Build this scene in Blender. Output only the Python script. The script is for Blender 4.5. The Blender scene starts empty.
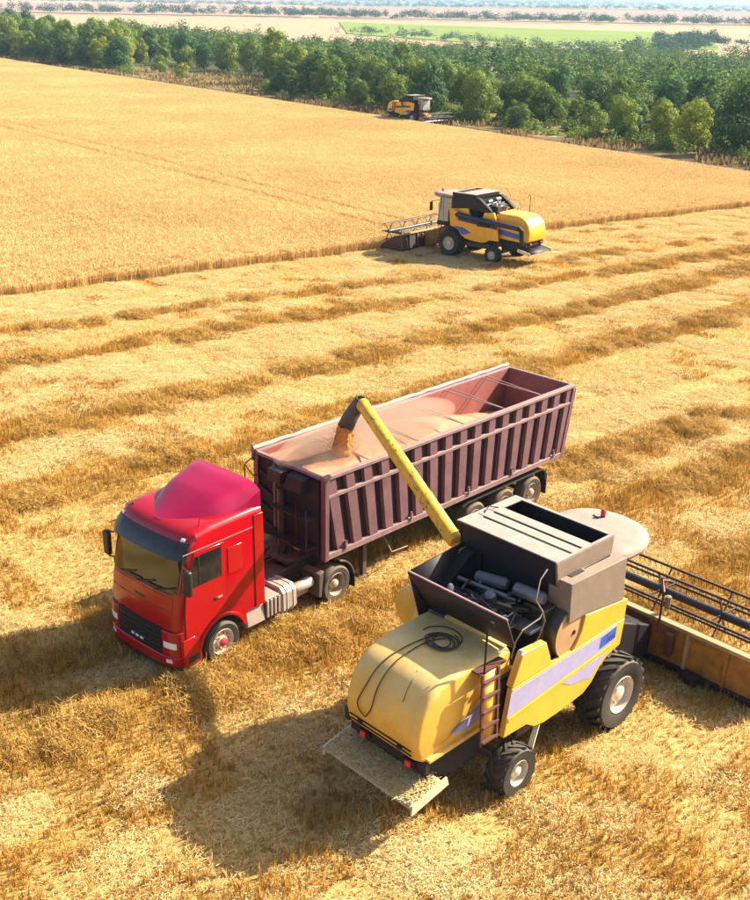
import bpy, bmesh, math, random
from mathutils import Vector, Matrix, noise
R = math.radians
scene = bpy.context.scene
col = scene.collection

# ------------------------------------------------------------------ camera, sky, sun, exposure
CAM_H = 13.451
cam_d = bpy.data.cameras.new('camera')
cam = bpy.data.objects.new('camera', cam_d); col.objects.link(cam)
cam_d.sensor_fit = 'HORIZONTAL'; cam_d.sensor_width = 36.0; cam_d.lens = 1093.594 / 750 * 36
cam_d.clip_start = 0.1; cam_d.clip_end = 30000
_r = Vector((0.99983173, 0.00678601, 0.0170432)); _u = Vector((-0.0183445, 0.36985858, 0.92890694)); _f = Vector((0, 0.92906328, -0.36992083))
cam.matrix_world = Matrix(((_r.x, _u.x, -_f.x, 0), (_r.y, _u.y, -_f.y, 0), (_r.z, _u.z, -_f.z, CAM_H), (0, 0, 0, 1)))
scene.camera = cam

SUN_AZ = 23.0      # degrees from +X towards +Y, where the sun stands
SUN_EL = 36.0
world = bpy.data.worlds.new('World'); scene.world = world; world.use_nodes = True
wn = world.node_tree.nodes; wl = world.node_tree.links
bg = wn['Background']; sky = wn.new('ShaderNodeTexSky'); sky.sky_type = 'NISHITA'; sky.sun_disc = False
sky.sun_elevation = R(SUN_EL); sky.sun_rotation = R(90 - SUN_AZ); sky.dust_density = 2.5; sky.air_density = 0.8; sky.ozone_density = 0.2
wl.new(sky.outputs[0], bg.inputs[0]); bg.inputs[1].default_value = 0.095
sun_d = bpy.data.lights.new('sun', 'SUN'); sun_d.energy = 5.0; sun_d.angle = R(0.53); sun_d.color = (1.0, 0.91, 0.70)
sun = bpy.data.objects.new('sun', sun_d); col.objects.link(sun)
sdir = Vector((math.cos(R(SUN_EL)) * math.cos(R(SUN_AZ)), math.cos(R(SUN_EL)) * math.sin(R(SUN_AZ)), math.sin(R(SUN_EL))))
sun.rotation_euler = sdir.to_track_quat('Z', 'Y').to_euler(); sun.location = (60, 30, 60)
vs = scene.view_settings
vs.view_transform = 'Standard'; vs.look = 'None'; vs.exposure = 1.45; vs.gamma = 1.0; vs.use_curve_mapping = False
scene.cycles.max_bounces = 6; scene.cycles.diffuse_bounces = 3; scene.cycles.glossy_bounces = 3
scene.cycles.transmission_bounces = 4; scene.cycles.transparent_max_bounces = 8; scene.cycles.volume_bounces = 0
scene.cycles.caustics_reflective = False; scene.cycles.caustics_refractive = False

# ------------------------------------------------------------------ helpers
def tag(o, label=None, cat=None, group=None, kind=None):
    if label: o['label'] = label
    if cat: o['category'] = cat
    if group: o['group'] = group
    if kind: o['kind'] = kind
    return o

def empty(name, loc=(0, 0, 0), rz=0, parent=None, sc=1):
    o = bpy.data.objects.new(name, None); col.objects.link(o); o.location = loc; o.rotation_euler = (0, 0, rz)
    o.scale = (sc, sc, sc); o.empty_display_size = .3
    if parent: o.parent = parent
    return o

def frame(d):
    d = Vector(d).normalized()
    a = Vector((0, 0, 1)) if abs(d.z) < .95 else Vector((1, 0, 0))
    u = d.cross(a).normalized(); return u, d.cross(u).normalized(), d

class MB:
    def __init__(s): s.v = []; s.f = []
    def add(s, vs_, fs):
        n = len(s.v); s.v += [tuple(p) for p in vs_]; s.f += [tuple(i + n for i in f) for f in fs]; return s
    def b(s, x0, x1, y0, y1, z0, z1):
        if x0 > x1: x0, x1 = x1, x0
        if y0 > y1: y0, y1 = y1, y0
        if z0 > z1: z0, z1 = z1, z0
        return s.add([(x0, y0, z0), (x1, y0, z0), (x1, y1, z0), (x0, y1, z0), (x0, y0, z1), (x1, y0, z1), (x1, y1, z1), (x0, y1, z1)],
                     [(3, 2, 1, 0), (4, 5, 6, 7), (0, 1, 5, 4), (1, 2, 6, 5), (2, 3, 7, 6), (3, 0, 4, 7)])
    def beam(s, p0, p1, w, h, up=(0, 0, 1)):
        p0 = Vector(p0); p1 = Vector(p1); d = (p1 - p0).normalized(); up = Vector(up)
        if abs(d.dot(up)) > .98: up = Vector((1, 0, 0))
        u = d.cross(up).normalized() * w / 2; w2 = u.cross(d).normalized() * h / 2
        P = []
        for p in (p0, p1): P += [p - u - w2, p + u - w2, p + u + w2, p - u + w2]
        return s.add(P, [(3, 2, 1, 0), (4, 5, 6, 7), (0, 1, 5, 4), (1, 2, 6, 5), (2, 3, 7, 6), (3, 0, 4, 7)])
    def prism(s, poly, axis, a, b_):
        n = len(poly); m = {'x': lambda u, v, w: (w, u, v), 'y': lambda u, v, w: (u, w, v), 'z': lambda u, v, w: (u, v, w)}[axis]
        P = [m(u, v, a) for u, v in poly] + [m(u, v, b_) for u, v in poly]
        return s.add(P, [tuple(range(n))[::-1], tuple(range(n, 2 * n))] + [(i, (i + 1) % n, n + (i + 1) % n, n + i) for i in range(n)])
    def tube(s, path, r, n=8, cap=True):
        path = [Vector(p) for p in path]; rr = r if isinstance(r, (list, tuple)) else [r] * len(path)
        P = []; pu = None
        for i, p in enumerate(path):
            d = (path[min(i + 1, len(path) - 1)] - path[max(i - 1, 0)]).normalized()
            if pu is None: u, w, _ = frame(d)
            else:
                u = (pu - d * pu.dot(d)).normalized(); w = d.cross(u)
            pu = u
            for k in range(n):
                a = 2 * math.pi * k / n; P.append(p + (u * math.cos(a) + w * math.sin(a)) * rr[i])
        F = [(i * n + k, i * n + (k + 1) % n, (i + 1) * n + (k + 1) % n, (i + 1) * n + k) for i in range(len(path) - 1) for k in range(n)]
        if cap: F += [tuple(range(n))[::-1], tuple(range((len(path) - 1) * n, len(path) * n))]
        return s.add(P, F)
    def cyl(s, p0, p1, r, n=16, r1=None): return s.tube([p0, p1], [r, r if r1 is None else r1], n)
    def lathe(s, prof, org, d, n=24, cap=False):
        u, w, d = frame(d); org = Vector(org); P = []
        for r, h in prof:
            for k in range(n):
                a = 2 * math.pi * k / n; P.append(org + d * h + (u * math.cos(a) + w * math.sin(a)) * r)
        m = len(prof)
        F = [(i * n + k, i * n + (k + 1) % n, (i + 1) * n + (k + 1) % n, (i + 1) * n + k) for i in range(m - 1) for k in range(n)]
        if cap: F += [tuple(range(n))[::-1], tuple(range((m - 1) * n, m * n))]
        return s.add(P, F)
    def grid(s, fn, us, vs_):
        P = [fn(u, v) for u in us for v in vs_]; nv = len(vs_)
        return s.add(P, [(i * nv + j, i * nv + j + 1, (i + 1) * nv + j + 1, (i + 1) * nv + j) for i in range(len(us) - 1) for j in range(nv - 1)])
    def build(s, name, mat, parent=None, bevel=0, smooth=True, seg=2, solid=0, fix=True):
        me = bpy.data.meshes.new(name); me.from_pydata(s.v, [], s.f)
        if fix:
            bm = bmesh.new(); bm.from_mesh(me); bmesh.ops.recalc_face_normals(bm, faces=bm.faces); bm.to_mesh(me); bm.free()
        me.materials.append(mat)
        if smooth:
            for p in me.polygons: p.use_smooth = True
            me.set_sharp_from_angle(angle=R(38))
        o = bpy.data.objects.new(name, me); col.objects.link(o)
        if parent: o.parent = parent
        if solid:
            m = o.modifiers.new('solid', 'SOLIDIFY'); m.thickness = solid; m.offset = 0
        if bevel:
            m = o.modifiers.new('bevel', 'BEVEL'); m.width = bevel; m.segments = seg; m.limit_method = 'ANGLE'; m.angle_limit = R(40); m.harden_normals = False
        return o

def lin(a, b, n): return [a + (b - a) * i / (n - 1) for i in range(n)]
def interp(pts, t):
    if t <= pts[0][0]: return pts[0][1]
    for (a, x), (b, y) in zip(pts, pts[1:]):
        if t <= b: return x + (y - x) * (t - a) / (b - a)
    return pts[-1][1]
def children(o): return [c for c in bpy.data.objects if c.parent == o]

# ------------------------------------------------------------------ materials
def newmat(name):
    m = bpy.data.materials.new(name); m.use_nodes = True
    nt = m.node_tree; return m, nt, nt.nodes, nt.links, nt.nodes['Principled BSDF']
def ramp(nodes, stops):
    r = nodes.new('ShaderNodeValToRGB'); e = r.color_ramp.elements
    while len(e) < len(stops): e.new(.5)
    for i, (p, c) in enumerate(stops): e[i].position = p; e[i].color = (*c, 1)
    return r
def surf(name, c, rough=.5, metal=0, dust=0, dustc=(.42, .30, .17), var=.12, scale=3, bump=0, spec=.5, coat=0, bscale=40):
    """painted / metal / rubber surface with uneven colour and a film of field dust that lies mostly on faces turned up"""
    m, nt, n, l, bs = newmat(name)
    tc = n.new('ShaderNodeTexCoord')
    nz = n.new('ShaderNodeTexNoise'); nz.inputs['Scale'].default_value = scale; nz.inputs['Detail'].default_value = 6; nz.inputs['Roughness'].default_value = .65
    l.new(tc.outputs['Object'], nz.inputs['Vector'])
    rp = ramp(n, [(.3, tuple(x * (1 - var) for x in c)), (.7, tuple(min(1, x * (1 + var)) for x in c))]); l.new(nz.outputs[0], rp.inputs[0])
    out = rp.outputs[0]
    if dust:
        ge = n.new('ShaderNodeNewGeometry'); sx = n.new('ShaderNodeSeparateXYZ'); l.new(ge.outputs['Normal'], sx.inputs[0])
        mr = n.new('ShaderNodeMapRange'); mr.inputs[1].default_value = -.2; mr.inputs[2].default_value = 1; mr.inputs[3].default_value = .12; mr.inputs[4].default_value = 1; l.new(sx.outputs[2], mr.inputs[0])
        n2 = n.new('ShaderNodeTexNoise'); n2.inputs['Scale'].default_value = scale * 1.7; n2.inputs['Detail'].default_value = 8; n2.inputs['Roughness'].default_value = .7; l.new(tc.outputs['Object'], n2.inputs['Vector'])
        m2 = n.new('ShaderNodeMapRange'); m2.inputs[1].default_value = .3; m2.inputs[2].default_value = .72; m2.inputs[3].default_value = .25; l.new(n2.outputs[0], m2.inputs[0])
        mu = n.new('ShaderNodeMath'); mu.operation = 'MULTIPLY'; l.new(mr.outputs[0], mu.inputs[0]); l.new(m2.outputs[0], mu.inputs[1])
        mu2 = n.new('ShaderNodeMath'); mu2.operation = 'MULTIPLY'; l.new(mu.outputs[0], mu2.inputs[0]); mu2.inputs[1].default_value = dust
        mx = n.new('ShaderNodeMix'); mx.data_type = 'RGBA'; l.new(mu2.outputs[0], mx.inputs[0]); l.new(out, mx.inputs[6]); mx.inputs[7].default_value = (*dustc, 1)
        out = mx.outputs[2]
        ra = n.new('ShaderNodeMapRange'); ra.inputs[3].default_value = rough; ra.inputs[4].default_value = min(.95, rough + .5); l.new(mu2.outputs[0], ra.inputs[0]); l.new(ra.outputs[0], bs.inputs['Roughness'])
    else: bs.inputs['Roughness'].default_value = rough
    l.new(out, bs.inputs['Base Color'])
    bs.inputs['Metallic'].default_value = metal; bs.inputs['Specular IOR Level'].default_value = spec; bs.inputs['Coat Weight'].default_value = coat; bs.inputs['Coat Roughness'].default_value = .12
    if bump:
        nb = n.new('ShaderNodeTexNoise'); nb.inputs['Scale'].default_value = bscale; nb.inputs['Detail'].default_value = 5; l.new(tc.outputs['Object'], nb.inputs['Vector'])
        bp = n.new('ShaderNodeBump'); bp.inputs['Strength'].default_value = bump; bp.inputs['Distance'].default_value = .01; l.new(nb.outputs[0], bp.inputs['Height']); l.new(bp.outputs[0], bs.inputs['Normal'])
    return m
def emissive(name, c, s): 
    m, nt, n, l, bs = newmat(name); bs.inputs['Base Color'].default_value = (*c, 1); bs.inputs['Emission Color'].default_value = (*c, 1); bs.inputs['Emission Strength'].default_value = s; return m

M = {}
M['red'] = surf('truck_red_paint', (.35, .001, .006), .20, var=.06, scale=1.2, coat=.3)
M['red_roof'] = surf('deflector_red_sky_tint', (.31, .001, .045), .32, var=.07, scale=1.2, coat=.15)  # magenta cast of the sky's reflection is put into the base colour
M['red_dark'] = surf('seam_dark_red', (.10, .004, .006), .6)
M['black'] = surf('black_plastic', (.012, .012, .014), .45, dust=.10)
M['blackflat'] = surf('matt_black_steel', (.006, .006, .007), .75, dust=.06)
M['grille'] = surf('grille_black', (.010, .010, .012), .35, dust=.05)
M['visor'] = surf('visor_smoked_plastic', (.012, .014, .022), .22, dust=.08)
M['glass_front'] = surf('windscreen_unlit_cab_glass', (.020, .017, .005), .015, var=.6, scale=.8)  # opaque dark base stands in for the unlit cab behind the glass
M['glass_front'].node_tree.nodes['Principled BSDF'].inputs['IOR'].default_value = 1.62
M['glass'] = surf('dark_window_glass', (.012, .013, .014), .06, spec=.8)
M['cabglass'] = surf('pale_cab_glass', (.30, .32, .30), .08, spec=.8, dust=.3)
M['chrome'] = surf('bright_aluminium', (.55, .50, .45), .45, metal=.5, dust=.5)
M['lamp'] = surf('lamp_lens', (.75, .75, .72), .12, spec=.8)
M['lampred'] = surf('red_lamp_lens', (.75, .03, .02), .3)
M['amber'] = surf('amber_lens', (.8, .25, .02), .3)
M['tyre'] = surf('tyre_rubber', (.016, .015, .015), .7, dust=.22, scale=6, bump=.3)
M['tyre_dusty'] = surf('dusty_tyre_rubber', (.030, .026, .023), .85, dust=.55, scale=4, bump=.3)
M['rim_pale'] = surf('pale_painted_rim', (.60, .52, .42), .5, dust=.5, scale=6)
M['rim_red'] = surf('red_hub', (.34, .02, .03), .5, dust=.4)
M['rim_steel'] = surf('dusty_steel_rim', (.42, .33, .27), .6, metal=.2, dust=.6)
M['chassis'] = surf('chassis_dark_steel', (.05, .038, .036), .65, dust=.45)
M['alu'] = surf('dusty_aluminium_tank', (.40, .33, .30), .5, metal=.35, dust=.6)
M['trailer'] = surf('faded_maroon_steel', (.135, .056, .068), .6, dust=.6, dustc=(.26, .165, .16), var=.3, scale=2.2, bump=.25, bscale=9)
M['trailer_wall'] = surf('shade_dark_maroon_sheet', (.020, .007, .012), .7, dust=.15, dustc=(.2, .12, .10), var=.3, scale=2.5, spec=.25)  # shade in the gaps between the ribs is put into this near-black colour
M['trailer_in'] = surf('trailer_inner_maroon', (.24, .055, .055), .7, dust=.6, dustc=(.55, .30, .20), var=.2, scale=1.4)
M['rail'] = surf('pale_worn_rail', (.21, .12, .125), .6, dust=.6, dustc=(.36, .25, .21), var=.25, scale=4)
M['tarp'] = surf('pale_rolled_tarpaulin', (.42, .31, .29), .7, dust=.4, scale=5)
M['yellow'] = surf('yellow_paint', (.70, .385, .035), .38, dust=.3, dustc=(.58, .43, .20), var=.12, scale=1.8, coat=.2)
M['yellow_hood'] = surf('dusty_yellow_paint', (.70, .36, .016), .45, dust=1.0, dustc=(.72, .55, .26), var=.18, scale=1.6, coat=.1, bump=.12, bscale=3)
M['yellow_deep'] = surf('deep_yellow_paint', (.78, .38, .010), .4, dust=.15, var=.1, coat=.2)
M['cream'] = surf('dusty_cream_paint', (.66, .55, .34), .55, dust=.5, dustc=(.62, .48, .30))
M['auger'] = surf('worn_yellow_tube', (.76, .40, .012), .4, dust=.15, var=.2, scale=5)
M['wear'] = surf('worn_rust_patch', (.30, .15, .04), .8, var=.3, scale=9)
M['stripe'] = surf('faded_lavender_stripe', (.33, .31, .52), .5, dust=.3, var=.12)
M['blue'] = surf('blue_stripe_paint', (.035, .09, .42), .45, dust=.1)
M['navy'] = surf('dark_navy_mark', (.018, .025, .07), .5)
M['tan'] = surf('dusty_grey_tan_sheet', (.20, .145, .11), .65, dust=.7, dustc=(.30, .22, .16), var=.15)
M['lid'] = surf('dusty_cover_sheet', (.30, .24, .21), .65, dust=.6, dustc=(.40, .31, .26), var=.22, scale=4)
M['bay'] = surf('dark_purple_steel', (.020, .013, .016), .55, dust=.10, dustc=(.14, .10, .08), spec=.3)
M['engine'] = surf('oily_engine_black', (.016, .016, .017), .38, dust=.2, var=.4, scale=8)
M['engine_grey'] = surf('engine_grey_metal', (.20, .20, .21), .35, metal=.5, dust=.2)
M['engine_blue'] = surf('filter_grey', (.13, .14, .16), .35, metal=.2, dust=.2)
M['disc'] = surf('rotary_screen_tan', (.42, .24, .11), .6, dust=.4)
M['white'] = surf('white_plastic', (.75, .74, .70), .4)
M['roofcab'] = surf('dusty_cab_roof', (.30, .22, .185), .65, dust=.7, dustc=(.34, .245, .19), var=.2)
M['ladder'] = surf('rusty_ladder_steel', (.085, .022, .018), .6, dust=.12)
M['straw_plate'] = surf('chaff_covered_plate', (.40, .33, .22), .85, dust=.9, dustc=(.52, .42, .26), var=.25, scale=9, bump=.8, bscale=30)
M['hose'] = surf('black_hose', (.025, .016, .012), .5, dust=.25)
M['header_back'] = surf('dusty_orange_sheet', (.30, .125, .012), .6, dust=.5, dustc=(.30, .17, .055), var=.45, scale=4)
M['header_beam'] = surf('pale_dusty_beam', (.38, .26, .12), .7, dust=.9, dustc=(.42, .29, .14), var=.3, scale=5)
M['reel'] = surf('dark_reel_steel', (.035, .016, .018), .6, dust=.25)
M['reel_tube'] = surf('dark_blue_black_tube', (.012, .014, .030), .45, dust=.15)
M['bark'] = surf('bark', (.10, .075, .055), .9, var=.3, scale=5)

def grain_mat(name, c1, c2, scale=55):
    m, nt, n, l, bs = newmat(name); tc = n.new('ShaderNodeTexCoord')
    nz = n.new('ShaderNodeTexNoise'); nz.inputs['Scale'].default_value = scale; nz.inputs['Detail'].default_value = 4; l.new(tc.outputs['Object'], nz.inputs['Vector'])
    n2 = n.new('ShaderNodeTexNoise'); n2.inputs['Scale'].default_value = 1.3; n2.inputs['Detail'].default_value = 4; l.new(tc.outputs['Object'], n2.inputs['Vector'])
    ad = n.new('ShaderNodeMath'); ad.operation = 'MULTIPLY_ADD'; l.new(n2.outputs[0], ad.inputs[0]); ad.inputs[1].default_value = .6; l.new(nz.outputs[0], ad.inputs[2])
    rp = ramp(n, [(.55, c1), (1.0, c2)]); l.new(ad.outputs[0], rp.inputs[0]); l.new(rp.outputs[0], bs.inputs['Base Color'])
    bs.inputs['Roughness'].default_value = .85; bs.inputs['Specular IOR Level'].default_value = .2
    bp = n.new('ShaderNodeBump'); bp.inputs['Strength'].default_value = .5; bp.inputs['Distance'].default_value = .02; l.new(nz.outputs[0], bp.inputs['Height']); l.new(bp.outputs[0], bs.inputs['Normal'])
    return m
M['grain'] = grain_mat('wheat_grain', (.42, .19, .105), (.55, .28, .165))
M['grain_fall'] = grain_mat('falling_grain', (.42, .16, .03), (.62, .30, .08))

def attr_mat(name, stops, transl=.25, rough=.8, objvar=0, big=None):
    """straw / leaves: colour from a per-blade random attribute, some light passes through"""
    m, nt, n, l, bs = newmat(name)
    at = n.new('ShaderNodeAttribute'); at.attribute_name = 'rnd'
    fac = at.outputs['Fac']
    if objvar:
        oi = n.new('ShaderNodeObjectInfo'); ma = n.new('ShaderNodeMath'); ma.operation = 'MULTIPLY_ADD'; l.new(oi.outputs['Random'], ma.inputs[0]); ma.inputs[1].default_value = objvar
        sb = n.new('ShaderNodeMath'); sb.operation = 'SUBTRACT'; l.new(fac, sb.inputs[0]); sb.inputs[1].default_value = objvar / 2; l.new(sb.outputs[0], ma.inputs[2]); fac = ma.outputs[0]
    rp = ramp(n, stops); l.new(fac, rp.inputs[0]); out = rp.outputs[0]
    if big:
        ge = n.new('ShaderNodeNewGeometry'); nz = n.new('ShaderNodeTexNoise'); nz.inputs['Scale'].default_value = big[0]; nz.inputs['Detail'].default_value = 3; l.new(ge.outputs['Position'], nz.inputs['Vector'])
        mr = n.new('ShaderNodeMapRange'); mr.inputs[1].default_value = .35; mr.inputs[2].default_value = .65; l.new(nz.outputs[0], mr.inputs[0])
        mx = n.new('ShaderNodeMix'); mx.data_type = 'RGBA'; mx.blend_type = 'MULTIPLY'; mx.inputs[0].default_value = 1; l.new(out, mx.inputs[6])
        r2 = ramp(n, [(0, big[1]), (1, big[2])]); l.new(mr.outputs[0], r2.inputs[0]); l.new(r2.outputs[0], mx.inputs[7]); out = mx.outputs[2]
    l.new(out, bs.inputs['Base Color']); bs.inputs['Roughness'].default_value = rough; bs.inputs['Specular IOR Level'].default_value = .25
    if transl:
        tr = n.new('ShaderNodeBsdfTranslucent'); l.new(out, tr.inputs[0]); ms = n.new('ShaderNodeMixShader'); ms.inputs[0].default_value = transl
        l.new(bs.outputs[0], ms.inputs[1]); l.new(tr.outputs[0], ms.inputs[2]); l.new(ms.outputs[0], n['Material Output'].inputs[0])
    return m
M['stubble'] = attr_mat('cut_stubble_straw', [(0, (.22, .11, .014)), (.5, (.47, .255, .036)), (1, (.74, .47, .12))], .25, big=(.5, (.80, .77, .72), (1.1, 1.08, 1.05)))
M['chaff'] = attr_mat('pale_loose_straw', [(0, (.46, .29, .10)), (.5, (.75, .545, .23)), (1, (.92, .77, .45))], .2)
M['swath'] = attr_mat('brown_straw_swath', [(0, (.28, .15, .03)), (.5, (.50, .295, .065)), (1, (.70, .45, .14))], .2)
M['stubble_pale'] = attr_mat('pale_cut_stubble', [(0, (.38, .235, .07)), (.5, (.68, .465, .16)), (1, (.88, .70, .35))], .25)
M['wheat'] = attr_mat('ripe_wheat', [(0, (.48, .295, .10)), (.5, (.71, .485, .195)), (1, (.85, .655, .33))], .3, big=(.06, (.90, .88, .85), (1.06, 1.05, 1.04)))
M['drygrass'] = attr_mat('dry_verge_grass', [(0, (.13, .10, .035)), (.5, (.27, .18, .07)), (1, (.40, .28, .12))], .25)

# field geometry -------------------------------------------------------------------------------
HALF = .343
EDGE = [(-150, -37.2), (-18.8, 53.3), (.1, 67.0), (28.7, 86.0), (80, 119.5)]      # foot of the standing wheat, near side
FAR0 = Vector((34.1, 103.4)); FDIR = Vector((-139.4, 215.9)).normalized(); FN = Vector((FDIR.y, -FDIR.x))   # far edge of the wheat and its outward normal
EDIR = Vector((47.5, 32.7)).normalized(); EN = Vector((-EDIR.y, EDIR.x))
def edge_dist(x, y):
    """distance beyond the near edge of the standing wheat"""
    best = None
    for (ax, ay), (bx, by) in zip(EDGE, EDGE[1:]):
        if ax <= x <= bx: return (y - (ay + (by - ay) * (x - ax) / (bx - ax))) * .82
    return -99
def far_dist(x, y): return (Vector((x, y)) - FAR0).dot(FN)
BN = Vector((-.643, .766))          # normal of the combine passes
BANDS = [(13.6, 0, .6), (17.6, 0, .7), (20.8, 0, 1.0), (28.8, .0, .85), (34.3, 0.0, .85), (41.6, -.10, .8), (46.0, -.12, .5)]
def band_mask(x, y):
    s_ = x * .766 + y * .643; d = x * BN.x + y * BN.y
    w = noise.noise((x * .12, y * .12, 3)) * .5 + noise.noise((x * .5, y * .5, 1)) * .3
    m = 0
    for c, k, hw in BANDS:
        if c < 14 and s_ < 16: continue
        e = abs(d - (c + k * (s_ - 22)) + w) / hw
        m = max(m, 1 - max(0, min(1, (e - .2) / 1.4)))
    return m * (.85 + .3 * noise.noise((x * .1, y * .1, 8)))
def terrain(x, y):
    r = math.hypot(x, y); fd = far_dist(x, y)
    h = 0
    if fd > 25: h -= 5.0 * min(1, (fd - 25) / 150) ** 1.2
    if r > 560: h += interp([(560, 0), (700, .8), (1200, 13.5), (2500, 31), (4300, 62), (9000, 70)], r) + 6 * noise.noise((x * .0011, y * .0011, 5)) * max(0, min(1, (r - 1300) / 900))
    return h

def ground_mat():
    m, nt, n, l, bs = newmat('stubble_soil')
    ge = n.new('ShaderNodeNewGeometry')
    at = n.new('ShaderNodeAttribute'); at.attribute_name = 'band'
    n1 = n.new('ShaderNodeTexNoise'); n1.inputs['Scale'].default_value = 9; n1.inputs['Detail'].default_value = 8; n1.inputs['Roughness'].default_value = .75; l.new(ge.outputs['Position'], n1.inputs['Vector'])
    r1 = ramp(n, [(.3, (.24, .145, .045)), (.5, (.46, .30, .10)), (.72, (.72, .54, .24))]); l.new(n1.outputs[0], r1.inputs[0])
    r2 = ramp(n, [(.3, (.16, .09, .022)), (.55, (.34, .20, .045)), (.8, (.52, .33, .09))]); l.new(n1.outputs[0], r2.inputs[0])
    mx = n.new('ShaderNodeMix'); mx.data_type = 'RGBA'; l.new(at.outputs['Fac'], mx.inputs[0]); l.new(r1.outputs[0], mx.inputs[6]); l.new(r2.outputs[0], mx.inputs[7])
    l.new(mx.outputs[2], bs.inputs['Base Color']); bs.inputs['Roughness'].default_value = .95; bs.inputs['Specular IOR Level'].default_value = .1
    bp = n.new('ShaderNodeBump'); bp.inputs['Strength'].default_value = .8; bp.inputs['Distance'].default_value = .05; l.new(n1.outputs[0], bp.inputs['Height']); l.new(bp.outputs[0], bs.inputs['Normal'])
    return m
def plain_field(name, c1, c2, scale, detail=6, bump=.3, stretch=None):
    m, nt, n, l, bs = newmat(name); ge = n.new('ShaderNodeNewGeometry'); src = ge.outputs['Position']
    if stretch:
        mp = n.new('ShaderNodeMapping'); mp.inputs['Rotation'].default_value = (0, 0, stretch[0]); mp.inputs['Scale'].default_value = (stretch[1], 1, 1); l.new(src, mp.inputs['Vector']); src = mp.outputs[0]
    n1 = n.new('ShaderNodeTexNoise'); n1.inputs['Scale'].default_value = scale; n1.inputs['Detail'].default_value = detail; n1.inputs['Roughness'].default_value = .7; l.new(src, n1.inputs['Vector'])
    r1 = ramp(n, [(.3, c1), (.7, c2)]); l.new(n1.outputs[0], r1.inputs[0]); l.new(r1.outputs[0], bs.inputs['Base Color']); bs.inputs['Roughness'].default_value = .95; bs.inputs['Specular IOR Level'].default_value = .1
    if bump:
        bp = n.new('ShaderNodeBump'); bp.inputs['Strength'].default_value = bump; bp.inputs['Distance'].default_value = .1; l.new(n1.outputs[0], bp.inputs['Height']); l.new(bp.outputs[0], bs.inputs['Normal'])
    return m

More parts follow.
